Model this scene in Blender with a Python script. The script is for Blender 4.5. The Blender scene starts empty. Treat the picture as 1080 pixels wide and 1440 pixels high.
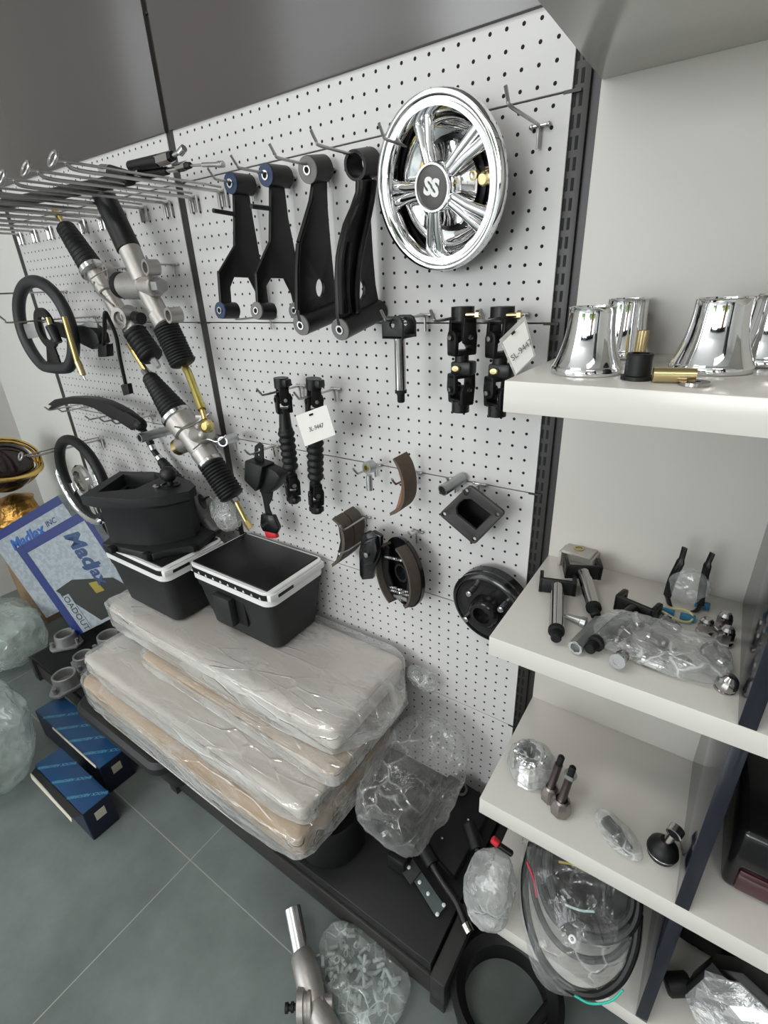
import bpy, bmesh, math, random
from mathutils import Vector as V, Matrix as Mx, noise as NZ
random.seed(7)
PI = math.pi
COL = bpy.context.scene.collection
# ---------------------------------------------------------------- camera model (metres; the pegboard face is y = 0)
F = 694.66
CAMP = V((1.1457, -.8608, .0662))
RR = Mx(((0.8275437544592725, 0.5599387401466933, -0.0404961941222263),
         (0.2025761466919787, -0.36510747130246823, -0.9086580430450981),
         (-0.523578302880172, 0.743750725500185, -0.41557263994525395)))
def at(px, py, ax, v):
    """point of the photograph's line of sight lying on the plane ax = v"""
    d = RR.transposed() @ V(((px - 540) / F, (py - 720) / F, 1.0))
    i = 'xyz'.index(ax)
    return CAMP + d * ((v - CAMP[i]) / d[i])
def aY(px, py, y=0.0): return at(px, py, 'y', y)
def aZ(px, py, z): return at(px, py, 'z', z)
def aX(px, py, x): return at(px, py, 'x', x)
def proj(p):
    d = RR @ (V(p) - CAMP)
    return 540 + F * d.x / d.z, 720 + F * d.y / d.z
def mpx(n, p):
    """size in metres of n pixels at point p"""
    return n * (RR @ (V(p) - CAMP)).z / F
cam = bpy.data.cameras.new('camera'); co = bpy.data.objects.new('camera', cam); COL.objects.link(co)
cam.sensor_fit = 'HORIZONTAL'; cam.sensor_width = 36.0; cam.lens = 36.0 * F / 1080.0
cam.clip_start = .02
co.matrix_world = Mx.LocRotScale(CAMP, Mx((RR[0], -RR[1], -RR[2])).transposed(), None)
bpy.context.scene.camera = co

# ---------------------------------------------------------------- materials
MATS = {}
def mat(name, col, rough=.5, metal=0.0, spec=.5, vary=None, bump=None, coat=0.0, emit=None, sub=None):
    m = bpy.data.materials.new(name); m.use_nodes = True
    nt = m.node_tree; b = nt.nodes['Principled BSDF']
    b.inputs['Base Color'].default_value = (*col, 1); b.inputs['Roughness'].default_value = rough
    b.inputs['Metallic'].default_value = metal; b.inputs['Specular IOR Level'].default_value = spec
    if coat: b.inputs['Coat Weight'].default_value = coat; b.inputs['Coat Roughness'].default_value = .05
    tc = nt.nodes.new('ShaderNodeTexCoord')
    if vary:
        sc_, amt, c2 = vary
        n = nt.nodes.new('ShaderNodeTexNoise'); n.inputs['Scale'].default_value = sc_; n.inputs['Detail'].default_value = 6
        r = nt.nodes.new('ShaderNodeValToRGB'); r.color_ramp.elements[0].position = .5 - amt; r.color_ramp.elements[1].position = .5 + amt
        r.color_ramp.elements[0].color = (*col, 1); r.color_ramp.elements[1].color = (*c2, 1)
        nt.links.new(tc.outputs['Object'], n.inputs['Vector']); nt.links.new(n.outputs['Fac'], r.inputs['Fac']); nt.links.new(r.outputs['Color'], b.inputs['Base Color'])
    if bump:
        n2 = nt.nodes.new('ShaderNodeTexNoise'); n2.inputs['Scale'].default_value = bump[0]; n2.inputs['Detail'].default_value = 4
        bp = nt.nodes.new('ShaderNodeBump'); bp.inputs['Strength'].default_value = bump[1]; bp.inputs['Distance'].default_value = bump[2] if len(bump) > 2 else .001
        nt.links.new(tc.outputs['Object'], n2.inputs['Vector']); nt.links.new(n2.outputs['Fac'], bp.inputs['Height']); nt.links.new(bp.outputs['Normal'], b.inputs['Normal'])
    MATS[name] = m
    return m
def film(name, haze, tint, rough=.10, scale=30.0, spec=.9, stretch=(1, 1, 1), crease=.45, cscale=None, edge=.40):
    """thin plastic film: clear in places, milky in others, whitened along its creases, glossy on top"""
    m = bpy.data.materials.new(name); m.use_nodes = True; nt = m.node_tree; nt.nodes.clear(); N = nt.nodes.new; L = nt.links.new
    out = N('ShaderNodeOutputMaterial'); tr = N('ShaderNodeBsdfTransparent'); pb = N('ShaderNodeBsdfPrincipled'); mx = N('ShaderNodeMixShader')
    pb.inputs['Base Color'].default_value = (*tint, 1); pb.inputs['Roughness'].default_value = rough; pb.inputs['Specular IOR Level'].default_value = spec
    tr.inputs['Color'].default_value = (.97, .97, .97, 1)
    tc = N('ShaderNodeTexCoord'); mp = N('ShaderNodeMapping'); mp.inputs['Scale'].default_value = stretch; L(tc.outputs['Object'], mp.inputs['Vector'])
    n = N('ShaderNodeTexNoise'); n.inputs['Scale'].default_value = scale; n.inputs['Detail'].default_value = 6; n.inputs['Distortion'].default_value = .8; L(mp.outputs[0], n.inputs['Vector'])
    mr = N('ShaderNodeMapRange'); mr.inputs['From Min'].default_value = .40; mr.inputs['From Max'].default_value = .66
    mr.inputs['To Min'].default_value = haze[0]; mr.inputs['To Max'].default_value = haze[1]; L(n.outputs['Fac'], mr.inputs['Value'])
    # crease lines: edges of a warped cell pattern
    wv = N('ShaderNodeTexNoise'); wv.inputs['Scale'].default_value = scale * .5; wv.inputs['Detail'].default_value = 3; L(mp.outputs[0], wv.inputs['Vector'])
    va = N('ShaderNodeVectorMath'); va.operation = 'MULTIPLY_ADD'; va.inputs[1].default_value = (1.3 / scale,) * 3; L(wv.outputs['Color'], va.inputs[0]); L(mp.outputs[0], va.inputs[2])
    vo = N('ShaderNodeTexVoronoi'); vo.feature = 'DISTANCE_TO_EDGE'; vo.inputs['Scale'].default_value = cscale or scale * 1.3; L(va.outputs[0], vo.inputs['Vector'])
    cr_ = N('ShaderNodeMapRange'); cr_.inputs['From Min'].default_value = .0; cr_.inputs['From Max'].default_value = .055; cr_.inputs['To Min'].default_value = 1; cr_.inputs['To Max'].default_value = 0; L(vo.outputs['Distance'], cr_.inputs['Value'])
    ms = N('ShaderNodeMapRange'); ms.inputs['From Min'].default_value = .46; ms.inputs['From Max'].default_value = .62; L(wv.outputs['Fac'], ms.inputs['Value'])
    cm = N('ShaderNodeMath'); cm.operation = 'MULTIPLY'; L(cr_.outputs[0], cm.inputs[0]); L(ms.outputs[0], cm.inputs[1])
    a1 = N('ShaderNodeMath'); a1.operation = 'MULTIPLY_ADD'; a1.inputs[1].default_value = crease; L(cm.outputs[0], a1.inputs[0]); L(mr.outputs[0], a1.inputs[2])
    lw = N('ShaderNodeLayerWeight'); lw.inputs['Blend'].default_value = .3
    ad = N('ShaderNodeMath'); ad.operation = 'MULTIPLY_ADD'; ad.inputs[1].default_value = edge; ad.use_clamp = True; L(lw.outputs['Facing'], ad.inputs[0]); L(a1.outputs[0], ad.inputs[2])
    h = N('ShaderNodeMath'); h.operation = 'MULTIPLY_ADD'; h.inputs[1].default_value = .5; L(cm.outputs[0], h.inputs[0]); L(n.outputs['Fac'], h.inputs[2])
    bp = N('ShaderNodeBump'); bp.inputs['Strength'].default_value = .55; bp.inputs['Distance'].default_value = .25 / scale; L(h.outputs[0], bp.inputs['Height'])
    pb.inputs['Specular IOR Level'].default_value = 0; pb.inputs['Roughness'].default_value = .7
    L(ad.outputs[0], mx.inputs['Fac']); L(tr.outputs[0], mx.inputs[1]); L(pb.outputs[0], mx.inputs[2])
    gl = N('ShaderNodeBsdfGlossy'); gl.inputs['Roughness'].default_value = rough; L(bp.outputs['Normal'], gl.inputs['Normal'])
    fr = N('ShaderNodeLayerWeight'); fr.inputs['Blend'].default_value = .5; L(bp.outputs['Normal'], fr.inputs['Normal'])
    f5 = N('ShaderNodeMath'); f5.operation = 'POWER'; f5.inputs[1].default_value = 5; L(fr.outputs['Facing'], f5.inputs[0])
    fm = N('ShaderNodeMath'); fm.operation = 'MULTIPLY_ADD'; fm.inputs[1].default_value = .6 * spec; fm.inputs[2].default_value = .085 * spec; fm.use_clamp = True; L(f5.outputs[0], fm.inputs[0])
    m2 = N('ShaderNodeMixShader'); L(fm.outputs[0], m2.inputs['Fac']); L(mx.outputs[0], m2.inputs[1]); L(gl.outputs[0], m2.inputs[2]); L(m2.outputs[0], out.inputs['Surface'])
    MATS[name] = m
    return m
chrome = mat('chrome', (.86, .86, .87), .05, 1)
chrome_d = mat('dark_chrome', (.50, .48, .47), .10, 1)
steel = mat('bright_steel', (.62, .62, .62), .22, 1)
wire = mat('zinc_wire', (.50, .49, .48), .28, 1)
zinc = mat('zinc', (.55, .57, .57), .36, 1, vary=(40, .25, (.40, .42, .42)))
cast = mat('cast_aluminium', (.50, .475, .45), .42, .75, vary=(30, .3, (.38, .36, .34)), bump=(220, .35))
castg = mat('cast_grey', (.36, .36, .35), .5, .6, vary=(30, .3, (.25, .25, .25)), bump=(200, .35))
blk = mat('black_plastic', (.007, .007, .0075), .42, spec=.35)
blkm = mat('black_matte', (.006, .006, .0065), .65, spec=.3)
rub = mat('black_rubber', (.006, .006, .0065), .5, spec=.35)
blkg = mat('black_gloss', (.008, .008, .009), .16)
paint = mat('black_paint', (.006, .006, .006), .36, spec=.35, bump=(60, .08))
dgrey = mat('dark_grey_plastic', (.014, .0155, .016), .5, spec=.4, bump=(400, .12))
ctop = mat('cooler_lid_black', (.006, .006, .0065), .38, spec=.35, bump=(300, .1))
white_p = mat('white_plastic', (.80, .80, .79), .4)
gold = mat('gold_zinc', (.62, .47, .17), .3, 1, vary=(25, .3, (.50, .42, .20)))
ygold = mat('yellow_zinc', (.62, .57, .16), .3, 1, vary=(18, .3, (.55, .40, .15)))
brass = mat('brass', (.66, .52, .28), .28, 1)
bluep = mat('blue_bush', (.012, .03, .085), .4)
greyb = mat('grey_bush', (.16, .155, .15), .5)
lining = mat('brake_lining', (.13, .085, .055), .75, vary=(60, .3, (.09, .062, .045)), bump=(250, .4))
lining_d = mat('brake_lining_dark', (.095, .075, .058), .75, vary=(60, .3, (.065, .052, .042)), bump=(250, .4))
shoe_r = mat('shoe_rust', (.30, .13, .075), .6, .3)
tagw = mat('tag_card', (.78, .76, .72), .55)
tagf = film('tag_sleeve', (.35, .5), (.75, .73, .68), .15, 12)
pen = mat('pen_ink', (.12, .12, .14), .7)
red = mat('red_plastic', (.55, .02, .03), .4)
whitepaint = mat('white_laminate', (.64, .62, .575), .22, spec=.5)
backpaint_shade = mat('back_panel_shaded', (.52, .50, .465), .4)  # darker than the shelves: the top shelf's shade is put into this colour
navy = mat('navy_laminate', (.0105, .0125, .021), .10, spec=.75)
letter_w = mat('white_lettering', (.85, .85, .85), .4)
hubgrey = mat('hub_insert', (.075, .07, .068), .3)
film_c = film('clear_film', (.06, .24), (.72, .74, .73), .10, 18)
film_m = film('milky_film', (.24, .50), (.52, .60, .57), .14, 9, crease=.22, edge=.25)
film_s = film('seat_film', (.06, .34), (.84, .84, .82), .07, 16, spec=1.7, stretch=(.25, 1, 1), crease=.12, cscale=26)
film_b = film('loose_clear_film', (.01, .10), (.74, .75, .74), .06, 12, spec=1.0, crease=.28, cscale=16, edge=.3)
beige = mat('beige_vinyl', (.52, .36, .215), .42, vary=(4, .4, (.47, .32, .185)))
cream = mat('cream_vinyl', (.70, .645, .585), .45)

# ---------------------------------------------------------------- mesh builder
def frame(p, zd, xh=None):
    z = V(zd).normalized(); xh = V(xh) if xh is not None else (V((0, 0, 1)) if abs(z.z) < .9 else V((1, 0, 0)))
    y = z.cross(xh).normalized(); x = y.cross(z)
    m = Mx((x, y, z)).transposed().to_4x4(); m.translation = V(p); return m
class MB:
    def __init__(s): s.bm = bmesh.new()
    def _fin(s, fs, mi):
        for f in fs: f.material_index = mi
        return s
    def lathe(s, prof, p, d, seg=24, mi=0, cap=True, xh=None, a0=0, a1=2 * PI, sx=1.0):
        """prof: (radius, height along d) pairs"""
        m = frame(p, d, xh); bm = s.bm; full = abs(a1 - a0 - 2 * PI) < 1e-6; rings = []; fs = []
        n = seg if full else seg + 1
        for r, h in prof:
            if r < 1e-6: rings.append([bm.verts.new(m @ V((0, 0, h)))])
            else: rings.append([bm.verts.new(m @ V((sx * r * math.cos(a0 + (a1 - a0) * k / seg), r * math.sin(a0 + (a1 - a0) * k / seg), h))) for k in range(n)])
        for a, b in zip(rings, rings[1:]):
            for k in range(seg):
                k2 = (k + 1) % n if full else k + 1
                q = [a[k] if len(a) > 1 else a[0], a[k2] if len(a) > 1 else a[0], b[k2] if len(b) > 1 else b[0], b[k] if len(b) > 1 else b[0]]
                q = list(dict.fromkeys(q))
                if len(q) > 2: fs.append(bm.faces.new(q))
        if cap and full:
            if len(rings[0]) > 2: fs.append(bm.faces.new(rings[0][::-1]))
            if len(rings[-1]) > 2: fs.append(bm.faces.new(rings[-1]))
        return s._fin(fs, mi)
    def cyl(s, a, b, r, r2=None, seg=20, mi=0, bev=0.0):
        a, b = V(a), V(b); h = (b - a).length; r2 = r if r2 is None else r2
        pr = [(r, 0), (r2, h)] if not bev else [(r - bev, 0), (r, bev), (r2, h - bev), (r2 - bev, h)]
        return s.lathe(pr, a, b - a, seg, mi)
    def ring(s, a, b, ro, ri, seg=24, mi=0, xh=None):
        a, b = V(a), V(b); h = (b - a).length
        return s.lathe([(ri, 0), (ro, 0), (ro, h), (ri, h), (ri, 0)], a, b - a, seg, mi, cap=False, xh=xh)
    def tube(s, pts, r, seg=8, mi=0, closed=False, flat=1.0, up=None):
        pts = [V(p) for p in pts]; n = len(pts); bm = s.bm; rings = []; fs = []
        rs = r if isinstance(r, (list, tuple)) else [r] * n
        pu = V(up) if up else None
        for i, p in enumerate(pts):
            a = pts[i - 1] if (i or closed) else p; b = pts[(i + 1) % n] if (i < n - 1 or closed) else p
            t = (b - a).normalized()
            if pu is None: pu = t.cross(V((.31, .54, .78))).normalized()
            u = (pu - t * pu.dot(t)).normalized()
            if not up: pu = u
            w = t.cross(u)
            rings.append([bm.verts.new(p + u * (rs[i] * math.cos(2 * PI * k / seg)) + w * (rs[i] * flat * math.sin(2 * PI * k / seg))) for k in range(seg)])
        for i in range(n if closed else n - 1):
            a, b = rings[i], rings[(i + 1) % n]
            for k in range(seg):
                k2 = (k + 1) % seg; fs.append(bm.faces.new((a[k], a[k2], b[k2], b[k])))
        if not closed: fs.append(bm.faces.new(rings[0][::-1])); fs.append(bm.faces.new(rings[-1]))
        return s._fin(fs, mi)
    def box(s, lo, hi, mi=0, bev=0.0, m=None, seg=2):
        lo, hi = V(lo), V(hi); c = (lo + hi) / 2; d = hi - lo
        t = bmesh.new(); bmesh.ops.create_cube(t, size=1); bmesh.ops.scale(t, vec=(abs(d.x), abs(d.y), abs(d.z)), verts=t.verts)
        if bev: bmesh.ops.bevel(t, geom=t.edges[:], offset=bev, segments=seg, profile=.5, affect='EDGES')
        bmesh.ops.translate(t, vec=c, verts=t.verts)
        return s.merge(t, mi, m)
    def merge(s, t, mi=0, m=None):
        if m is not None: bmesh.ops.transform(t, matrix=m, verts=t.verts)
        vm = {v: s.bm.verts.new(v.co) for v in t.verts}; fs = []
        for f in t.faces:
            try: fs.append(s.bm.faces.new([vm[v] for v in f.verts]))
            except ValueError: pass
        t.free(); return s._fin(fs, mi)
    def prism(s, outline, depth, m=None, holes=(), mi=0, bev=0.0, z0=0.0):
        """outline: 2-D points, extruded along local z; m places it"""
        t = bmesh.new(); es = []
        for lp in [outline, *holes]:
            vs = [t.verts.new((p[0], p[1], z0)) for p in lp]
            es += [t.edges.new((vs[i], vs[(i + 1) % len(vs)])) for i in range(len(vs))]
        bmesh.ops.triangle_fill(t, edges=es, use_beauty=True, use_dissolve=False)
        r = bmesh.ops.extrude_face_region(t, geom=t.faces[:])
        bmesh.ops.translate(t, vec=(0, 0, depth), verts=[g for g in r['geom'] if isinstance(g, bmesh.types.BMVert)])
        bmesh.ops.recalc_face_normals(t, faces=t.faces[:])
        if bev:
            bmesh.ops.dissolve_limit(t, angle_limit=.01, verts=t.verts, edges=t.edges)
            ee = [e for e in t.edges if len(e.link_faces) == 2 and e.calc_face_angle(0) > .5]
            bmesh.ops.bevel(t, geom=ee, offset=bev, segments=2, profile=.5, affect='EDGES')
            bmesh.ops.triangulate(t, faces=t.faces[:])
        return s.merge(t, mi, m)
    def plate(s, pts, thick, holes=(), mi=0, bev=0.0):
        """coplanar 3-D outline given a thickness (centred)"""
        pts = [V(p) for p in pts]; n = V((0, 0, 0))
        for i in range(len(pts)): n += pts[i].cross(pts[(i + 1) % len(pts)])
        n.normalize(); m = frame(pts[0], n); mi_ = m.inverted()
        o = [(mi_ @ p).to_2d() for p in pts]; hs = [[(mi_ @ V(p)).to_2d() for p in h] for h in holes]
        return s.prism(o, thick, m, hs, mi, bev, z0=-thick / 2)
    def ball(s, c, r, mi=0, scale=(1, 1, 1), seg=16, m=None):
        t = bmesh.new(); bmesh.ops.create_uvsphere(t, u_segments=seg, v_segments=max(6, seg // 2), radius=r)
        bmesh.ops.scale(t, vec=scale, verts=t.verts)
        if m is not None: bmesh.ops.transform(t, matrix=m, verts=t.verts)
        bmesh.ops.translate(t, vec=V(c), verts=t.verts); return s.merge(t, mi)
    def text(s, body, size, m, mi=0, depth=.0004, shear=0.0, bold=0.0):
        c = bpy.data.curves.new('t', 'FONT'); c.body = body; c.size = size; c.align_x = 'CENTER'; c.align_y = 'CENTER'; c.extrude = depth; c.shear = shear; c.offset = bold; c.resolution_u = 3
        o = bpy.data.objects.new('t', c); COL.objects.link(o)
        bpy.context.view_layer.update()
        me = bpy.data.meshes.new_from_object(o.evaluated_get(bpy.context.evaluated_depsgraph_get()))
        t = bmesh.new(); t.from_mesh(me); bpy.data.objects.remove(o); bpy.data.curves.remove(c); bpy.data.meshes.remove(me)
        return s.merge(t, mi, m)
    def hexa(s, a, b, r, mi=0):
        return s.cyl(a, b, r, seg=6, mi=mi)
    def build(s, name, mats, parent=None, smooth=35, loc=None):
        mats = mats if isinstance(mats, (list, tuple)) else [mats]
        bmesh.ops.recalc_face_normals(s.bm, faces=s.bm.faces[:])
        o0 = V(parent['_o']) if parent is not None and '_o' in parent else (V(loc) if loc is not None else V((0, 0, 0)))
        if o0.length: bmesh.ops.translate(s.bm, vec=-o0, verts=s.bm.verts)
        me = bpy.data.meshes.new(name); s.bm.to_mesh(me); s.bm.free()
        for m in mats: me.materials.append(m)
        if smooth:
            me.polygons.foreach_set('use_smooth', [True] * len(me.polygons))
            me.set_sharp_from_angle(angle=math.radians(smooth))
        o = bpy.data.objects.new(name, me); COL.objects.link(o)
        if parent is not None:
            o.parent = parent
            if '_o' in parent: o['_o'] = parent['_o']; 
        elif loc is not None: o.location = loc
        return o
def bellows(r0, r1, L, n, dip=.18, h0=0.0):
    pr = []
    for i in range(n):
        t0 = i / n; r = r0 + (r1 - r0) * t0
        pr += [(r * (1 - dip), h0 + L * t0), (r, h0 + L * (t0 + .35 / n)), (r, h0 + L * (t0 + .6 / n))]
    return pr + [(r1 * (1 - dip), h0 + L)]
def tag(o, label, cat=None, group=None, kind=None):
    o['label'] = label
    if cat: o['category'] = cat
    if group: o['group'] = group
    if kind: o['kind'] = kind
    return o
def thing(name, label, cat, o=(0, 0, 0), group=None):
    """empty at a thing's base; parts are modelled in world metres and shifted to it"""
    e = bpy.data.objects.new(name, None); COL.objects.link(e); e.location = o; e['_o'] = tuple(o)
    e.empty_display_size = .02
    return tag(e, label, cat, group)
def one(mb, name, mats, label, cat, loc, group=None, smooth=35):
    return tag(mb.build(name, mats, None, smooth, loc=loc), label, cat, group)
def struct(o): o['kind'] = 'structure'; return o
def dup(root, loc, rotz=0.0, label=None, group=None, rot=None):
    r = root.copy(); COL.objects.link(r); r.location = loc; r.rotation_euler = rot or (0, 0, rotz)
    if label: r['label'] = label
    if group: r['group'] = group
    for ch in list(root.children):
        c = ch.copy(); COL.objects.link(c); c.parent = r
        for g in ch.children:
            d = g.copy(); COL.objects.link(d); d.parent = c
    return r
def ell(c, u, v, a, b, n=24): return [V(c) + V(u) * (a * math.cos(2 * PI * k / n)) + V(v) * (b * math.sin(2 * PI * k / n)) for k in range(n)]
def circ(r, n=20, c=(0, 0)): return [(c[0] + r * math.cos(2 * PI * k / n), c[1] + r * math.sin(2 * PI * k / n)) for k in range(n)]
def rrect(w, h, r, n=5, c=(0, 0)):
    o = []
    for cx, cy, a in ((w / 2 - r, h / 2 - r, 0), (-w / 2 + r, h / 2 - r, 90), (-w / 2 + r, -h / 2 + r, 180), (w / 2 - r, -h / 2 + r, 270)):
        o += [(c[0] + cx + r * math.cos(math.radians(a + 90 * k / n)), c[1] + cy + r * math.sin(math.radians(a + 90 * k / n))) for k in range(n + 1)]
    return o
def crv(pts, n=8):
    """smooth path through points"""
    P = [V(p) for p in pts]; P = [P[0] * 2 - P[1]] + P + [P[-1] * 2 - P[-2]]; o = []
    for i in range(1, len(P) - 2):
        for k in range(n):
            t = k / n; a, b, c, d = P[i - 1:i + 3]
            o.append(.5 * ((2 * b) + (c - a) * t + (2 * a - 5 * b + 4 * c - d) * t * t + (3 * b - a - 3 * c + d) * t ** 3))
    return o + [P[-2]]
# ================================================================ the room
FZ, DZ = -1.31, -1.195          # floor, top of the rack's base deck
def floor_mat():
    m = mat('floor_tile', (.13, .155, .15), .28, spec=.45); nt = m.node_tree; L = nt.links.new; b = nt.nodes['Principled BSDF']
    tc = nt.nodes.new('ShaderNodeTexCoord'); sep = nt.nodes.new('ShaderNodeSeparateXYZ'); L(tc.outputs['Object'], sep.inputs[0])
    masks = []
    for ax, off, per in (('X', .212, .6), ('Y', -.508, .3)):
        a = nt.nodes.new('ShaderNodeMath'); a.operation = 'SUBTRACT'; a.inputs[1].default_value = off; L(sep.outputs[ax], a.inputs[0])
        c = nt.nodes.new('ShaderNodeMath'); c.operation = 'PINGPONG'; c.inputs[1].default_value = per; L(a.outputs[0], c.inputs[0])
        d = nt.nodes.new('ShaderNodeMath'); d.operation = 'LESS_THAN'; d.inputs[1].default_value = .0013; L(c.outputs[0], d.inputs[0]); masks.append(d)
    mx = nt.nodes.new('ShaderNodeMath'); mx.operation = 'MAXIMUM'; L(masks[0].outputs[0], mx.inputs[0]); L(masks[1].outputs[0], mx.inputs[1])
    n = nt.nodes.new('ShaderNodeTexNoise'); n.inputs['Scale'].default_value = 3.2; n.inputs['Detail'].default_value = 9; n.inputs['Roughness'].default_value = .62; L(tc.outputs['Object'], n.inputs['Vector'])
    r = nt.nodes.new('ShaderNodeValToRGB'); r.color_ramp.elements[0].position = .3; r.color_ramp.elements[1].position = .7
    r.color_ramp.elements[0].color = (.115, .135, .130, 1); r.color_ramp.elements[1].color = (.225, .26, .25, 1); L(n.outputs['Fac'], r.inputs['Fac'])
    mm = nt.nodes.new('ShaderNodeMix'); mm.data_type = 'RGBA'; L(mx.outputs[0], mm.inputs[0]); L(r.outputs['Color'], mm.inputs[6]); mm.inputs[7].default_value = (.36, .36, .33, 1)
    L(mm.outputs[2], b.inputs['Base Color']); return m
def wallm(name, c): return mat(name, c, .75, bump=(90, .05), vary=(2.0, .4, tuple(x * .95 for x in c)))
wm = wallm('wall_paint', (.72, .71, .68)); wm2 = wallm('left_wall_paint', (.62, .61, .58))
def S(name, lo, hi, m): return struct(MB().box(lo, hi).build(name, m, None, 0))
S('floor', (-1.9, -6.0, FZ - .1), (4.2, .25, FZ), floor_mat())
S('wall_back', (-1.9, .1, FZ), (4.2, .25, 1.75), wm)
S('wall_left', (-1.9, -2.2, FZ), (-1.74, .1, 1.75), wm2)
S('wall_right', (4.1, -6.0, FZ), (4.2, .1, 1.75), wm)
S('ceiling', (-1.9, -6.0, 1.75), (4.2, .25, 1.85), mat('ceiling_white', (.75, .75, .74), .8))
# the shop front lies behind the camera: brick-free glazing between dark posts, a wooden door, planting outside
wood = mat('door_wood', (.42, .16, .05), .5, vary=(6, .3, (.30, .10, .03)))
fb = MB()
for x in (-1.85, .25, 1.75, 2.35, 4.05): fb.box((x - .05, -6.05, FZ), (x + .05, -5.95, 1.75))
fb.box((-1.9, -6.05, 1.35), (4.2, -5.95, 1.75)); fb.box((-1.9, -6.05, FZ), (4.2, -5.95, FZ + .12))
struct(fb.build('window_1', blkm, None, 0))
struct(MB().box((2.40, -6.02, FZ + .12), (3.1, -5.95, 1.35)).build('door_1', wood, None, 0))
S('outside_ground', (-14, -22, FZ - .12), (16, -6.1, FZ - .02), mat('outside_paving', (.52, .51, .48), .9))
hb = MB()
for k in range(26):
    hb.ball((-9 + k * .8, -14 + random.uniform(-1, 1), FZ + random.uniform(.2, 1.3)), random.uniform(.7, 1.25), seg=10)
tag(hb.build('hedge', mat('leaf_green', (.05, .11, .03), .8, vary=(3, .3, (.10, .17, .05)))), 'green hedge outside the shop window', 'hedge', kind='stuff')

S('column_1', (2.75, -2.6, FZ), (3.2, -2.2, 1.75), navy)
# ---------------------------------------------------------------- pegboard display rack
def peg_mat():
    m = mat('pegboard', (.61, .597, .593), .45, bump=(300, .03)); nt = m.node_tree; L = nt.links.new; b = nt.nodes['Principled BSDF']
    tc = nt.nodes.new('ShaderNodeTexCoord'); sep = nt.nodes.new('ShaderNodeSeparateXYZ'); L(tc.outputs['Object'], sep.inputs[0]); q = []
    for ax in ('X', 'Z'):
        c = nt.nodes.new('ShaderNodeMath'); c.operation = 'PINGPONG'; c.inputs[1].default_value = .0125; L(sep.outputs[ax], c.inputs[0])
        # distance to the nearest hole centre (holes sit at odd multiples of half the pitch)
        d = nt.nodes.new('ShaderNodeMath'); d.operation = 'SUBTRACT'; d.inputs[0].default_value = .0125; L(c.outputs[0], d.inputs[1])
        e = nt.nodes.new('ShaderNodeMath'); e.operation = 'POWER'; e.inputs[1].default_value = 2; L(d.outputs[0], e.inputs[0]); q.append(e)
    s = nt.nodes.new('ShaderNodeMath'); L(q[0].outputs[0], s.inputs[0]); L(q[1].outputs[0], s.inputs[1])
    lt = nt.nodes.new('ShaderNodeMath'); lt.operation = 'LESS_THAN'; lt.inputs[1].default_value = .0027 ** 2; L(s.outputs[0], lt.inputs[0])
    ins = []
    for ax, lim in (('X', .431), ('Z', .151)):
        a = nt.nodes.new('ShaderNodeMath'); a.operation = 'ABSOLUTE'; L(sep.outputs[ax], a.inputs[0])
        g = nt.nodes.new('ShaderNodeMath'); g.operation = 'LESS_THAN'; g.inputs[1].default_value = lim; L(a.outputs[0], g.inputs[0]); ins.append(g)
    p = lt
    for g in ins:
        w = nt.nodes.new('ShaderNodeMath'); w.operation = 'MULTIPLY'; L(p.outputs[0], w.inputs[0]); L(g.outputs[0], w.inputs[1]); p = w
    mm = nt.nodes.new('ShaderNodeMix'); mm.data_type = 'RGBA'; L(p.outputs[0], mm.inputs[0]); mm.inputs[6].default_value = (.61, .597, .593, 1); mm.inputs[7].default_value = (.012, .011, .010, 1)
    L(mm.outputs[2], b.inputs['Base Color'])
    # holes do not shine
    r = nt.nodes.new('ShaderNodeMath'); r.operation = 'MULTIPLY_ADD'; r.inputs[1].default_value = .5; r.inputs[2].default_value = .45; L(p.outputs[0], r.inputs[0]); L(r.outputs[0], b.inputs['Roughness'])
    return m
pm = peg_mat()
rackm = mat('rack_black_steel', (.022, .021, .021), .42, bump=(500, .1)); rackg = mat('rack_dark_grey', (.024, .022, .021), .42)
headm = mat('header_grey', (.078, .070, .068), .22, spec=.5)
deckm = mat('deck_black', (.013, .013, .014), .38, bump=(600, .15))
rk = thing('pegboard_display_rack', 'white perforated pegboard rack with dark header, slotted posts and black base deck', 'display rack', (0, 0, FZ))
for bay in (-.9, 0.0):
    for k in range(6):
        zc = .45 - .3 * k; h = .1488
        m = MB(); m.box((-.4375 + .0005, 0, -h), (.4375 - .0005, .014, h), bev=.0006, seg=1)
        # dark clip notches at both panel ends of every seam
        for sx in (-1, 1): m.box((sx * .4375 - .012, -.0006, h - .0015), (sx * .4375 + .012, .003, h + .0027), mi=1)
        o = m.build('pegboard_panel', [pm, rackm], None, 0); o.parent = rk; o.location = (bay + .45, 0, zc - FZ)
    m = MB(); m.box((bay + .008, -.006, .398), (bay + .892, .02, 1.05), bev=.002); m.build('header_panel', headm, rk)
    m = MB(); m.box((bay + .018, -.395, DZ - .03), (bay + .884, .0, DZ), bev=.002); m.build('base_deck', deckm, rk)
    m = MB(); m.box((bay + .018, -.40, FZ + .012), (bay + .884, -.385, DZ - .036), bev=.002); m.build('kick_plate', rackg, rk)
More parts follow.
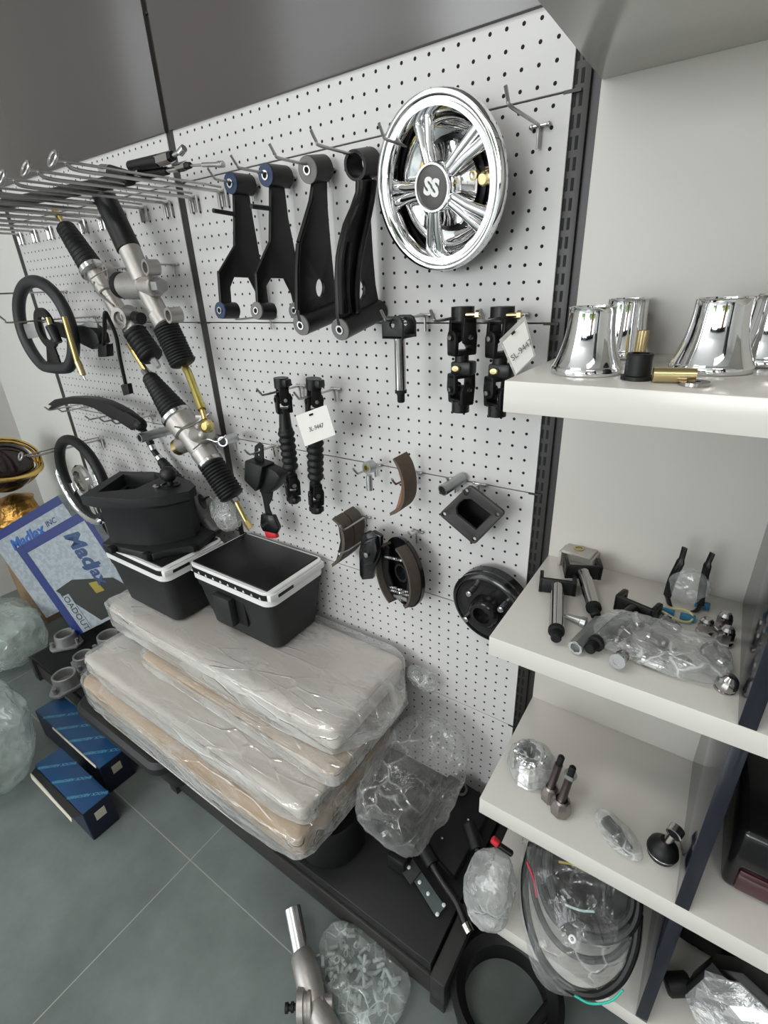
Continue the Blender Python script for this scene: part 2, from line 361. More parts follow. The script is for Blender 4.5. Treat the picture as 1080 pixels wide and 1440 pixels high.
for x in (-.9, 0.0, .9):
    m = MB()
    if x > .5:
        m.box((.886, .004, FZ), (.9095, .06, 1.0), bev=.001)
        m.box((.9095, .012, FZ), (.925, .07, 1.0))
        for k in range(84):
            z = -1.16 + k * .025
            for xs in (.8895, .8985): m.box((xs - .0021, .0032, z - .008), (xs + .0021, .0052, z + .008), mi=1)
    else: m.box((x - .02, .003, FZ), (x + .02, .06, 1.05))
    m.build('upright_post', [rackg, blkm], rk)
    m = MB(); xo = x + (.006 if x > .5 else 0)
    m.box((xo - .017, -.41, FZ), (xo + .017, .05, FZ + .035), bev=.002); m.box((xo - .017, -.41, FZ + .03), (xo + .017, -.0, DZ - .008), bev=.002)
    m.build('foot', rackm, rk)
# ---------------------------------------------------------------- white shelf unit
su = thing('white_shelf_unit', 'white laminate shelf unit with navy divider standing right of the pegboard', 'shelf unit', (.93, -.02, FZ))
MB().box((.93, -.02, FZ), (2.4, .095, 1.2)).build('back_panel', backpaint_shade, su)
for z, th in ((-.039, .037), (-.409, .033), (-.765, .038), (-1.1, .036)):
    MB().box((.93, -.30, z - th), (2.4, -.02, z), bev=.0012).build('shelf', whitepaint, su)
MB().box((.93, -.42, .298), (2.4, -.02, .45), bev=.0015).build('shelf', whitepaint, su)
for z0, z1 in ((-.409, -.076), (-.765, -.442), (-1.1, -.803)):
    MB().box((1.2345, -.2995, z0), (1.2525, -.02, z1), bev=.0006).build('divider', navy, su)
# ---------------------------------------------------------------- light
def area(name, loc, look, sx, sy, power, col=(1, 1, 1)):
    l = bpy.data.lights.new(name, 'AREA'); l.shape = 'RECTANGLE'; l.size = sx; l.size_y = sy; l.energy = power; l.color = col
    o = bpy.data.objects.new(name, l); COL.objects.link(o); o.location = loc
    o.rotation_euler = (V(look) - V(loc)).to_track_quat('-Z', 'Y').to_euler(); return o
area('window_light', (.1, -4.8, .35), (.1, 0, -.1), 1.5, 1.6, 66, (.97, 1.0, 1.0))
area('ceiling_light', (.2, -1.5, 1.70), (.2, -1.4, 0), 1.2, .3, 16, (1, .98, .94))
area('ceiling_light', (2.2, -2.2, 1.70), (2.2, -2.1, 0), 1.2, .3, 14, (1, .96, .9))
w = bpy.data.worlds.new('world'); bpy.context.scene.world = w; w.use_nodes = True
bg = w.node_tree.nodes['Background']; bg.inputs['Color'].default_value = (.93, .97, 1, 1); bg.inputs['Strength'].default_value = 3.6
sc = bpy.context.scene
sc.view_settings.view_transform = 'Standard'; sc.view_settings.look = 'None'; sc.view_settings.exposure = -0.08
sc.cycles.max_bounces = 10; sc.cycles.transparent_max_bounces = 24; sc.cycles.caustics_reflective = False; sc.cycles.caustics_refractive = False
sc.cycles.sample_clamp_indirect = 6.0
# ================================================================ wire hooks on the pegboard
def hook(x, z, length, label, tip=.018, double=False, droop=0.0, r=.0024, group='peg hooks'):
    m = MB(); y0 = -.0045
    m.tube([(x - .0125, y0, z), (x + .0125, y0, z)], .0022, 8)
    for sx in (-1, 1): m.ball((x + sx * .0125, y0, z), .0036, seg=10)
    m.tube(crv([(x, y0 - .003, z - .028), (x, y0 - .004, z - .008), (x, y0 - .006, z - .001), (x, y0 - .012, z), (x, y0 - .019, z), (x, min(-length * .5, y0 - .022), z - droop * .5), (x, -length + .004, z - droop), (x, -length - tip * .25, z + tip * .25 - droop), (x, -length - tip * .8, z + tip * .9 - droop)], 5), r, 8)
    return one(m, 'peg_hook', wire, label, 'hook', (x, 0, z), group)
def long_hook(x, z, length, label, group='long double-wire hooks'):
    """double-wire hook with a round ticket loop at its front end"""
    m = MB(); r = .0033; y0 = -.0065
    for sx in (-1, 1):
        m.tube([(x + sx * .012, y0, z + .004), (x + sx * .012, y0, z - .03)], r, 8)
    m.tube([(x - .0125, y0, z), (x + .0125, y0, z)], r, 8)
    m.tube(crv([(x, y0 - .002, z - .028), (x, y0 - .003, z - .006), (x, y0 - .012, z), (x, y0 - .022, z), (x, y0 - .04, z), (x, -length * .6, z + .001), (x, -length + .035, z + .001), (x, -length + .015, z + .008)], 5), r, 8)
    m.tube([(x, y0, z + .009), (x, -.05, z + .010), (x, -length, z + .011)], .0024, 8)
    m.tube([V((x + .012 * math.cos(t), -length - .004 + .006 * math.sin(t), z + .012 + .011 * math.sin(t))) for t in [2 * PI * k / 16 for k in range(16)]], .0027, 8, closed=True)
    return one(m, 'display_hook', wire, label, 'hook', (x, 0, z), group)
ZT, ZM, ZL = .2665, .0145, -.2985
hook(.847, ZT, .124, 'bare steel hook beside the chrome wheel cover, near the slotted post')
hook(.647, ZT, .107, 'steel hook carrying the chrome wheel cover')
hook(.553, ZT, .150, 'steel hook through the top eye of the curved black arm')
hook(.453, ZT, .138, 'steel hook through the top bush of the flat black arm with one oval hole')
hook(.353, ZT, .133, 'steel hook through the top bush of the second forked black arm')
hook(.248, ZT, .100, 'steel hook through the top bush of the first forked black arm')
hook(.252, ZM, .104, 'steel hook level with the lower bushes of the forked black arms')
hook(.658, ZM, .137, 'steel hook through the ears of the black fork with silver shaft')
hook(.755, ZM, .147, 'steel hook carrying the double universal joint without a tag')
hook(.837, ZM, .150, 'steel hook carrying the double universal joint with a clear tag')
hook(.321, -.137, .123, 'steel hook carrying the steering shaft without a tag')
hook(.426, -.137, .12, 'steel hook carrying the steering shaft with a white card tag')
hook(.205, ZL, .087, 'steel hook carrying the seat belt reel')
hook(.526, ZL, .072, 'short steel hook through the eye of the zinc rod end')
hook(.632, ZL, .085, 'steel hook carrying the single upper brake shoe')
hook(.726, ZL, .03, 'steel hook inside the short zinc tube')
hook(.778, ZL, .068, 'steel hook through the corner of the black square flange')
hook(.487, -.437, .085, 'steel hook carrying the pair of dark brake shoes')
hook(.633, -.44, .03, 'stub of a steel hook right of the brake backing plate')
# ================================================================ chrome wheel cover
def wheel_cover():
    c = V((.712, -.07, .201)); n = V((-.151, -1, -.181)).normalized()
    w = thing('wheel_cover', 'round chrome wheel cover with five spokes and a dark centre cap', 'wheel cover', c)
    u = V((0, 0, 1)).cross(-n).normalized(); v = (-n).cross(u); u = -u if u.x < 0 else u; v = v if v.z > 0 else -v
    m = MB(); m.lathe([(.100, -.041), (.118, -.014), (.1185, -.004), (.1165, .003), (.112, .0045), (.1085, .003), (.107, -.001), (.1055, -.001), (.104, .0015), (.0975, .001), (.0935, -.006), (.0915, -.012), (.0895, -.026), (.087, -.034), (.080, -.039), (.066, -.040), (.064, -.042), (.100, -.043), (.100, -.041)], c, n, 96, cap=False)
    m.build('rim', chrome, w, 50)
    m = MB(); m.lathe([(0, -.0425), (.066, -.0425), (.066, -.0415), (0, -.0415)], c, n, 40); m.build('back_disc', mat('wheel_back_disc', (.02, .02, .02), .3, .3), w)
    m = MB(); m.lathe([(.026, -.041), (.052, -.038), (.056, -.034), (.056, -.031), (.046, -.030), (.033, -.024)], c, n, 48, cap=False); m.build('inner_ring', chrome_d, w, 50)
    for k, a in enumerate((105, 35, -37, -105, 180)):
        d = u * math.cos(math.radians(a)) + v * math.sin(math.radians(a)); m = MB(); t = n.cross(d)
        for sg in (-1, 1):
            m.tube([c + d * .027 + t * sg * .0045 - n * .004, c + d * .058 + t * sg * .0062 - n * .008, c + d * .092 + t * sg * .0105 - n * .020], [.0062, .0072, .0098], 14)
        m.build('spoke', chrome, w, 60)
    for k, (a, g) in enumerate(((70, 0), (7, 1), (-68, 0), (145, 2), (-1, 3))):
        d = u * math.cos(math.radians(a)) + v * math.sin(math.radians(a)); rr = .066 if k == 4 else .050
        p = c + d * rr - n * .039
        m = MB(); m.lathe([(.0095, 0), (.0095, .008), (.007, .011), (0, .0115)] if g != 1 else [(.007, 0), (.007, .010), (.004, .010), (.004, .004), (0, .004)], p, n, 20)
        m.build('lug', [chrome, brass, gold, brass][g], w)
    m = MB(); m.lathe([(.032, -.036), (.034, -.004), (.034, .006), (.032, .0095), (.0295, .0095), (.0285, .0075)], c, n, 56, cap=False)
    hub = m.build('hub', chrome, w, 50)
    m = MB(); m.lathe([(.0285, .0072), (.022, .0084), (0, .0088)], c, n, 48, cap=False)
    ins = m.build('cap_insert', hubgrey, hub, 60)
    a = math.radians(-16); uu = u * math.cos(a) + v * math.sin(a); vv = n.cross(uu)
    M = Mx((uu, vv, n)).transposed().to_4x4(); M.translation = c + n * .0092
    m = MB().text('SS', .031, M, depth=.0004, bold=.0014); m.build('lettering', letter_w, hub, 0)
    return w
wheel_cover()
# ================================================================ suspension arms (flat plates standing out from the board)
def cr(px, py): return 280 + px / 3.6, 100 + py / 3.6
def PX(x, pts):
    o = [aX(*cr(*p), x) for p in pts]
    for p in o: p.y = min(p.y, -.005)
    return o
def bush(root, x, a, b, r, ring, bore=.42, body=paint, open_=False):
    A, B = PX(x, [a, b]); d = (B - A).normalized(); m = MB()
    if open_: m.ring(A, B, r, r * .78, 28)
    else: m.cyl(A + d * .002, B, r, seg=28)
    o = m.build('bush_sleeve', body, root)
    if not open_:
        q = MB(); q.ring(A - d * .0015, A + d * .004, r * .97, r * bore, 28); q.build('bushing', ring, o)
        q = MB(); q.ring(A - d * .0035, A + d * .004, r * bore, r * bore * .66, 24); q.lathe([(r * bore * .66, .001), (0, .001)], A - d * .002, d, 20, cap=False, mi=1); q.build('inner_sleeve', [steel, blkm], o)
    return o
def fork_arm(x, label, top, outl, bots, pin):
    a = thing('suspension_arm', label, 'suspension arm', PX(x, [top[0]])[0], 'black suspension arms')
    bush(a, x, *top, .019, bluep); 
    for b in bots: bush(a, x, *b, .0165, bluep if x < .3 else greyb)
    m = MB(); m.plate(PX(x, outl), .007, bev=.001)
    o = m.build('arm_plate', paint, a)
    P, Q = PX(x, pin); d = Q - P; m = MB(); m.cyl(P, Q, .0042, seg=14); m.build('pin', paint, a)
    return a
o1 = [(172, 600), (176, 760), (176, 885), (95, 1022), (106, 1180), (160, 1178), (154, 1095), (174, 1043), (252, 1046), (290, 1120), (300, 1185), (352, 1185), (345, 1080), (303, 945), (268, 745), (245, 600)]
fork_arm(.248, 'black forked suspension arm, first from the dark seam of the board', ((160, 568), (258, 578)), o1, [((108, 1211), (182, 1212))], ((72, 706), (178, 724)))
o2 = [(358, 570), (358, 700), (356, 860), (284, 1022), (292, 1178), (342, 1178), (334, 1092), (360, 1048), (430, 1050), (470, 1130), (482, 1182), (535, 1182), (528, 1090), (490, 960), (446, 745), (425, 570)]
fork_arm(.353, 'black forked suspension arm hanging between the other forked arm and the flat arm', ((338, 527), (440, 537)), o2, [((292, 1213), (365, 1216)), ((484, 1212), (548, 1212))], ((264, 684), (360, 696)))
def flat_arm():
    x = .453
    a = thing('suspension_arm', 'flat black triangular suspension arm with one oval hole and grey bushes', 'suspension arm', PX(x, [(548, 500)])[0], 'black suspension arms')
    bush(a, x, (550, 500), (632, 492), .0215, greyb, .36)
    bush(a, x, (517, 1286), (690, 1214), .0195, greyb, .40)
    c = (607, 1097); hole = PX(x, [(c[0] + 22 * math.cos(t), c[1] + 47 * math.sin(t)) for t in [2 * PI * k / 20 for k in range(20)]])
    m = MB(); m.plate(PX(x, [(574, 560), (640, 550), (645, 700), (657, 850), (672, 1000), (690, 1180), (688, 1240), (515, 1305), (496, 1200), (494, 1010), (502, 880), (530, 780), (555, 690)]), .008, [hole], bev=.0012); m.build('arm_plate', paint, a)
    m = MB(); m.tube(PX(x, [(503, 875), (496, 1010), (497, 1210)]), .005, 8); m.tube(PX(x, [(505, 870), (532, 780), (573, 640)]), .005, 8); m.build('rolled_edge', paint, a)
def curved_arm():
    x = .553
    a = thing('suspension_arm', 'curved black channel-section suspension arm with an open top eye, next to the chrome wheel cover', 'suspension arm', PX(x, [(785, 478)])[0], 'black suspension arms')
    bush(a, x, (788, 478), (868, 462), .0225, greyb, open_=True)
    bush(a, x, (715, 1308), (930, 1208), .0195, greyb, .40)
    c = (812, 1105); hole = PX(x, [(c[0] + 24 * math.cos(t), c[1] + 50 * math.sin(t)) for t in [2 * PI * k / 20 for k in range(20)]])
    m = MB(); m.plate(PX(x, [(800, 545), (866, 520), (870, 640), (862, 750), (872, 920), (886, 1080), (905, 1180), (940, 1200), (938, 1250), (716, 1330), (697, 1230), (692, 1060), (697, 940), (712, 860), (735, 770), (770, 690), (798, 610)]), .008, [hole], bev=.0012); m.build('arm_plate', paint, a)
    m = MB(); off = V((.010, 0, 0))
    for path in ([(862, 560), (850, 660), (822, 800), (796, 920), (782, 1020), (776, 1130), (782, 1225)], [(800, 560), (796, 620), (768, 695), (733, 775), (711, 862), (696, 945), (692, 1060), (698, 1230)]):
        P = PX(x, path); m.tube(crv([p + off for p in P], 4), .0055, 8)
    P = PX(x, [(740, 870), (728, 1000), (728, 1130), (740, 1225)]); m.tube(crv([p + off for p in P], 4), .004, 8)
    m.build('rolled_edge', paint, a)
flat_arm(); curved_arm()
# ================================================================ black fork with silver shaft
def fork_spindle(name, label, base, up, ear_dir, side, group=None, ear_h=.03, L=.085, wd=.046, paintm=blk, tipc=blkm, wt=.016, sr=.0085):
    """U fork: flat bridge with two pierced ears; a bright shaft leaves the bridge opposite the ears"""
    up = V(up).normalized(); e = V(ear_dir).normalized(); s_ = V(side).normalized(); base = V(base)
    t = thing(name, label, 'spindle', base, group)
    m = MB(); M = Mx((e, s_, up)).transposed().to_4x4(); M.translation = base
    m.box((-wd / 2, -wt, 0), (wd / 2, wt, .006), bev=.002, m=M); m.build('bridge', paintm, t)
    for sg in (-1, 1):
        Me = Mx((s_, up, e)).transposed().to_4x4(); Me.translation = base + e * (sg * (wd / 2 - .003))
        m = MB(); m.prism([(-wt, 0), (wt, 0), (wt, ear_h * .7), (wt * .8, ear_h * .92), (wt * .5, ear_h), (-wt * .5, ear_h), (-wt * .8, ear_h * .92), (-wt, ear_h * .7)], .006, Me, [circ(.005, 14, (0, ear_h * .62))], z0=-.003, bev=.0008)
        m.build('ear', paintm, t)
    m = MB(); m.lathe([(sr, .001), (sr, -.004), (sr * .93, -.006), (sr * .93, -L)], base, up, 24); m.build('shaft', chrome_d, t)
    m = MB(); m.lathe([(sr * 1.02, -L + .003), (sr * 1.02, -L - .003), (sr * .66, -L - .004), (sr * .66, -L - .018), (sr * .53, -L - .020)], base, up, 18); m.build('threaded_end', tipc, t)
    return t
P = aX(577, 472, .658)
fork_spindle('fork_spindle', 'black fork with bright shaft hanging between the curved arm and the universal joints', (.658, -.098, P.z), (0, 0, 1), (0, -1, 0), (1, 0, 0), L=.092, wt=.021, sr=.0105, ear_h=.036)
# ================================================================ universal joints
def yoke(m, c, d, s_, r=.017, L=.032, arm=.0065, mi=0):
    """two arms leaving a collar at c along d, either side along s_"""
    d = V(d).normalized(); s_ = V(s_).normalized(); c = V(c); k = d.cross(s_)
    M = Mx((s_, k, d)).transposed().to_4x4(); M.translation = c
    m.box((-r, -.010, -.004), (r, .010, .006), mi, .002, M)
    for sg in (-1, 1):
        Ma = Mx((k, d, s_)).transposed().to_4x4(); Ma.translation = c + s_ * (sg * (r - arm / 2))
        m.prism([(-.010, -.002), (.010, -.002), (.0115, L * .7), (.009, L * .92), (.004, L), (-.004, L), (-.009, L * .92), (-.0115, L * .7)], arm, Ma, z0=-arm / 2, mi=mi, bev=.001)
def ujoint(label, top, mid, bot, dirs, tagged=False):
    x = V(top); t = thing('universal_joint', label, 'universal joint', x, 'double universal joints')
    Z = V((0, 0, -1)); s1 = V((.85, -.5, 0)); s2 = V((.5, .85, 0))
    m = MB(); m.lathe([(.0165, 0), (.0165, .024)], x, Z, 28); m.lathe([(.012, -.0004), (0, -.0004)], x, Z, 20, cap=False)
    m.build('clamp_sleeve', paint, t)
    m = MB(); m.cyl(x + V((.010, -.010, -.013)), x + V((.030, -.006, -.013)), .0035, seg=10); m.cyl(x + V((.024, -.008, -.013)), x + V((.029, -.007, -.013)), .0075, seg=6); m.build('clamp_bolt', brass, t)
    c1 = x + Z * .052; m = MB(); yoke(m, x + Z * .022, Z, s1, .020, .044); m.build('yoke', paint, t)
    m = MB(); yoke(m, c1 + Z * .030, -Z, s2, .019, .042); m.build('yoke', paint, t)
    m = MB()
    for s_ in (s1, s2):
        m.cyl(c1 - s_ * .0215, c1 + s_ * .0215, .0062, seg=18)
    for s_ in (s1, s2, -s1, -s2): m.lathe([(.0045, .0216), (.0045, .0222), (0, .0225)], c1, s_, 16, mi=1)
    m.build('cross', [blkm, steel], t)
    n0 = c1 + Z * .032; m = MB(); m.cyl(n0 - Z * .004, n0 + Z * .014, .0105, seg=20); m.build('neck', paint, t)
    b0 = n0 + Z * .012
    m = MB(); m.box(b0 + V((-.013, -.012, -.026)), b0 + V((.020, .012, 0)), bev=.004); m.build('clamp_block', paint, t)
    m = MB(); m.lathe([(.0065, .0), (.0065, .004), (.005, .0055), (0, .006)], b0 + V((-.002, -.0122, -.012)), (0, -1, 0), 18); m.build('clamp_bolt', brass, t)
    c2 = b0 + Z * .052; m = MB(); yoke(m, b0 + Z * .026, Z, s2, .0185, .036); m.build('yoke', paint, t)
    m = MB(); yoke(m, c2 + Z * .026, -Z, s1, .020, .036); m.build('yoke', paint, t)
    m = MB()
    for s_ in (s1, s2):
        m.cyl(c2 - s_ * .0215, c2 + s_ * .0215, .006, seg=18)
    for s_ in (s1, s2, -s1, -s2): m.lathe([(.0045, .0216), (.0045, .0222), (0, .0225)], c2, s_, 16, mi=1)
    m.build('cross', [blkm, steel], t)
    m = MB(); m.cyl(c2 + Z * .024, c2 + Z * .046, .0135, seg=24); m.build('end_sleeve', paint, t); t.scale = (1.14, 1.14, .88)
    return t
for px, lab, hx in ((651, 'black double universal joint without a tag, left of the tagged one', .755), (707, 'black double universal joint with a clear sleeve tag beside the white shelf', .837)):
    p = aY(px, 431, -.075); ujoint(lab, p, None, None, None)
def card(name, label, pts, txt, tsize, up, m1, thick=.0012, sleeve=False):
    P = [V(p) for p in pts]; t = thing(name, label, 'tag', P[0])
    m = MB(); m.plate(P, thick); m.build('sleeve' if sleeve else 'card', m1, t, 0)
    c = sum(P, V()) / 4; x_ = (P[1] - P[0]).normalized(); n = x_.cross(P[3] - P[0]).normalized(); 
    if n.dot(CAMP - c) < 0: n = -n
    y_ = n.cross(x_)
    if sleeve: q = MB(); q.plate([c + (p - c) * .86 - (P[3] - P[0]) * -.04 for p in P], thick * .5); q.build('card', tagw, t, 0)
    M = Mx((x_, y_, n)).transposed().to_4x4(); M.translation = c + n * .001 + y_ * up
    MB().text(txt, tsize, M, depth=.0002, shear=.2).build('handwriting', pen, t, 0)
    # punched slot
    q = MB(); a = P[0] + (P[1] - P[0]) * .42 + (P[3] - P[0]) * .09; s_ = (P[1] - P[0]) * .13; d_ = (P[3] - P[0]) * .06
    q.plate([a + n * .0012, a + s_ + n * .0012, a + s_ + d_ + n * .0012, a + d_ + n * .0012], .0003); q.build('slot', blkm, t, 0)
    return t
card('hang_tag', 'clear plastic sleeve tag curling beside the second universal joint', [aY(702, 478, -.105), aY(738, 443, -.10), aY(753, 500, -.085), aY(724, 530, -.095)], 'SL-9447', .012, -.006, tagf, sleeve=True)
card('hang_tag', 'white card tag with handwriting on the bellows steering shaft', [aY(416, 585, -.115), aY(459, 569, -.112), aY(472, 611, -.108), aY(429, 628, -.112)], '3L-9447', .013, -.004, tagw)
# ================================================================ steering shafts with bellows
def steer_shaft(label, pts, y):
    A, B, C_, D_, E_ = [aY(px, py, y) for px, py in pts]; t = thing('steering_shaft', label, 'steering shaft', A, 'steering shafts')
    d = (E_ - A).normalized(); s1 = V((.85, -.5, 0)); s2 = V((.5, .85, 0))
    m = MB(); m.cyl(A, A + d * .022, .0165, seg=24); m.box(A + V((.008, -.011, -.018)), A + V((.023, .009, -.002)), bev=.003); m.build('clamp_sleeve', paint, t)
    c1 = A + d * .047; m = MB(); yoke(m, A + d * .02, d, s1, .0185, .04); m.build('yoke', paint, t)
    m = MB(); yoke(m, c1 + d * .027, -d, s2, .0175, .038); m.build('yoke', paint, t)
    m = MB()
    for s_ in (s1, s2): m.cyl(c1 - s_ * .020, c1 + s_ * .020, .0055, seg=16)
    for s_ in (s1, s2, -s1): m.lathe([(.0042, .0201), (.0042, .0208), (0, .021)], c1, s_, 16, mi=1)
    m.build('cross', [blkm, steel], t)
    b0 = C_; L1 = (b0 - c1).length
    m = MB(); m.lathe([(.0115, .02), (.0125, L1 * .5), (.0145, L1 * .9), (.0155, L1)], c1, b0 - c1, 24); m.build('tube', paint, t)
    L = (D_ - b0).length; m = MB(); m.lathe([(.0155, -.006), (.017, 0)] + bellows(.0195, .0185, L, 6, .2), b0, D_ - b0, 28); m.build('bellows', rub, t, 60)
    m = MB(); m.cyl(D_ - d * .002, D_ + d * .012, .011, seg=18); m.build('collar', paint, t)
    c2 = D_ + d * .037; m = MB(); yoke(m, D_ + d * .012, d, s1, .017, .034); m.build('yoke', paint, t)
    m = MB(); yoke(m, c2 + d * .026, -d, s2, .0165, .035); m.build('yoke', paint, t)
    m = MB()
    for s_ in (s1, s2): m.cyl(c2 - s_ * .0185, c2 + s_ * .0185, .0055, seg=16)
    m.build('cross', chrome_d, t)
    m = MB(); m.cyl(c2 + d * .024, E_, .013, seg=24); m.box(E_ + V((-.014, -.011, .002)), E_ + V((.018, .010, .016)), bev=.003); m.build('clamp_sleeve', paint, t)
steer_shaft('black bellows steering shaft without a tag, beside the tagged one', [(395, 531), (402, 560), (402, 605), (409, 660), (413, 706)], -.075)
steer_shaft('black bellows steering shaft carrying a white card tag', [(441, 532), (440, 560), (443, 618), (444, 674), (445, 720)], -.075)
# ================================================================ seat belt reel
def belt_reel():
    y = -.06; t = thing('seat_belt_reel', 'black seat belt reel with webbing and a red buckle button', 'seat belt', aY(364, 628, y))
    m = MB(); m.plate([aY(*q, y) for q in ((359, 627), (365, 622), (370, 626), (371, 650), (358, 650))], .004, [[aY(364.5 + 2 * math.cos(a), 632.5 + 2.6 * math.sin(a), y) for a in [2 * PI * k / 12 for k in range(12)]], [aY(364 + 1.6 * math.cos(a), 640 + 2 * math.sin(a), y) for a in [2 * PI * k / 12 for k in range(12)]]]); m.build('bracket', blk, t)
    m = MB(); m.plate([aY(*q, y - .004) for q in ((353, 644), (378, 653), (373, 678), (368, 688), (352, 672))], .045, bev=.004)
    m.plate([aY(*q, y + .006) for q in ((377, 652), (393, 660), (400, 668), (395, 682), (384, 692), (370, 690))], .034, bev=.006); m.build('housing', blk, t)
    m = MB(); m.plate([aY(*q, y) for q in ((365, 685), (384, 690), (382, 703), (378, 710), (380, 718), (392, 745), (384, 748), (374, 722), (370, 700))], .004); m.build('webbing', blkm, t)
    m = MB(); m.plate([aY(*q, y - .008) for q in ((369, 722), (386, 724), (394, 742), (390, 750), (372, 746), (368, 738))], .014, bev=.003); b = m.build('buckle', blkg, t)
    m = MB(); m.plate([aY(*q, y - .009) for q in ((373, 745), (389, 749), (391, 756), (377, 756))], .012, bev=.002); m.build('release_button', red, b)
belt_reel()
# ================================================================ small parts on the lower hooks
def rod_end():
    y = -.055; t = thing('rod_end', 'small zinc rod end with a round eye on a short hook', 'rod end', aY(515, 657, y))
    A = aY(515, 658, -.066); B = aY(525, 655, -.046); d = B - A; m = MB(); m.ring(A, A + d.normalized() * .018, .0135, .008, 26); e = m.build('eye', zinc, t)
    m = MB(); m.ring(A - d.normalized() * .001, A + d.normalized() * .018, .008, .0048, 20); m.build('bushing', gold, e)
    m = MB(); m.cyl(aY(519, 668, -.057), aY(520, 689, -.057), .0068, .0072, seg=16); m.build('shank', zinc, t)
rod_end()
m = MB(); A = aY(622, 690, -.062); B = aY(650, 672, -.008); m.ring(A, B, .0115, .0092, 26); one(m, 'spacer_tube', zinc, 'short zinc tube on a hook above the black square flange', 'tube', A)
def flange():
    y = -.062; q = lambda px, py, o=0: aY(600 + px / 5.4, 560 + py / 5.4, y + o)
    t = thing('intake_flange', 'black square flange plate with a rectangular opening and four corner holes', 'flange', q(350, 880))
    c = [(330, 652), (604, 868), (365, 1112), (95, 878)]
    out = []
    for i in range(4):
        a, b, d = V((*c[i - 1], 0)), V((*c[i], 0)), V((*c[(i + 1) % 4], 0)); u = (a - b).normalized() * 34; w = (d - b).normalized() * 34
        for k in range(5):
            s_ = k / 4; p = b + u * (1 - s_) ** 2 + w * s_ ** 2; out.append(q(p.x, p.y))
    holes = [[q(cx + 15 * math.cos(a), cy + 15 * math.sin(a)) for a in [2 * PI * k / 14 for k in range(14)]] for cx, cy in ((305, 700), (541, 880), (364, 1066), (137, 878))]
    holes.append([q(*p) for p in ((228, 830), (250, 790), (290, 762), (340, 760), (495, 880), (380, 998), (235, 880))])
    m = MB(); m.plate(out, .007, holes, bev=.0012); m.build('flange_plate', mat('flange_black', (.030, .028, .027), .5, bump=(300, .1)), t)
    m = MB(); ins = [(228, 830), (250, 790), (290, 762), (340, 760), (495, 880), (380, 998), (235, 880)]
    for i in range(len(ins)):
        a, b = ins[i], ins[(i + 1) % len(ins)]; m.plate([q(*a, 0), q(*b, 0), q(*b, .045), q(*a, .045)], .003)
    m.plate([q(*p, .046) for p in ins], .002); m.build('duct', blkm, t)
flange()
def brake_shoe(name, label, px_outer, px_inner, y0, y1, mm, group='brake shoes', cat='brake shoe', root=None, web=True):
    """curved lining strip: outer arc given in pixels at its near edge y0, width runs back to y1"""
    t = root or thing(name, label, cat, aY(*px_outer[len(px_outer) // 2], y0), group)
    O = crv([aY(*p, y0) for p in px_outer], 5); I = crv([aY(*p, y0) for p in px_inner], 5); dv = V((0, y1 - y0, 0))
    b = MB(); bm = b.bm; n = len(O); R_ = [[bm.verts.new(p) for p in (O[i], O[i] + dv, I[i] + dv, I[i])] for i in range(n)]
    for i in range(n - 1):
        for k in range(4): bm.faces.new((R_[i][k], R_[i][(k + 1) % 4], R_[i + 1][(k + 1) % 4], R_[i + 1][k]))
    bm.faces.new(R_[0]); bm.faces.new(R_[-1][::-1]); b.build('lining' if not root else 'brake_lining', mm, t)
    if web:
        b = MB(); c = dv * .5; W = [I[i] + (I[i] - O[i]) * 1.2 + c for i in range(n)]
        mid = sum(I, V()) / n
        b.plate([p + c for p in I] + [I[-1] + c + (mid - I[-1]) * .28, I[n // 2] + c + (mid - I[n // 2]) * .1 + (I[n // 2] - O[n // 2]) * 2.0, I[0] + c + (mid - I[0]) * .28], .004)
        b.build('web', shoe_r if mm is lining else blk, t)
    return t
sq = lambda *p: [(440 + a / 3.375, 620 + b / 3.375) for a, b in p]
brake_shoe('brake_shoe', 'single brown brake shoe with rusty web on the upper row of hooks', sq((384, 82), (412, 130), (430, 190), (435, 250), (428, 300), (404, 338), (366, 356)), sq((378, 88), (402, 135), (418, 192), (421, 248), (415, 294), (395, 326), (364, 342)), -.085, -.036, lining)
lo_, li_ = sq((94, 366), (126, 395), (145, 440), (151, 490), (144, 535), (122, 572), (92, 600)), sq((90, 374), (117, 401), (133, 443), (138, 489), (131, 529), (113, 561), (88, 586))
brake_shoe('brake_shoe', 'dark brake shoe nearer the cooler, of the pair sharing a hook', lo_, li_, -.088, -.052, lining_d)
q_ = aY(120, 480, -.046)
l2 = [proj(aY(*p, -.088) + V((0, .041, 0))) for p in lo_]; l3 = [proj(aY(*p, -.088) + V((0, .041, 0))) for p in li_]
brake_shoe('brake_shoe', 'dark brake shoe against the board, rear one of the pair sharing a hook', l2, l3, -.047, -.011, lining_d)
def caliper():
    y = -.062; t = thing('parking_brake_lever', 'small black ratchet mechanism on a hook beside the brake backing plate', 'brake lever', aY(521, 752, y))
    q = lambda a, b, o=0: aY(440 + a / 3.375, 620 + b / 3.375, y + o)
    m = MB(); m.plate([q(*p) for p in ((240, 440), (290, 425), (330, 450), (325, 540), (300, 600), (290, 650), (240, 655), (228, 630), (225, 520))], .012, bev=.002); m.build('side_plate', blkg, t)
    m = MB(); m.plate([q(*p, -.014) for p in ((250, 470), (300, 455), (312, 520), (290, 580), (245, 590), (230, 540))], .012, bev=.003); m.build('ratchet', blkg, t)
    m = MB(); m.lathe([(.006, 0), (.006, .006), (0, .007)], q(258, 538, -.02), (0, -1, 0), 18); m.build('pivot', chrome_d, t)
    m = MB(); m.cyl(q(275, 450, 0), q(290, 450, .04), .012, seg=18); m.build('pivot_tube', blkg, t)
caliper()
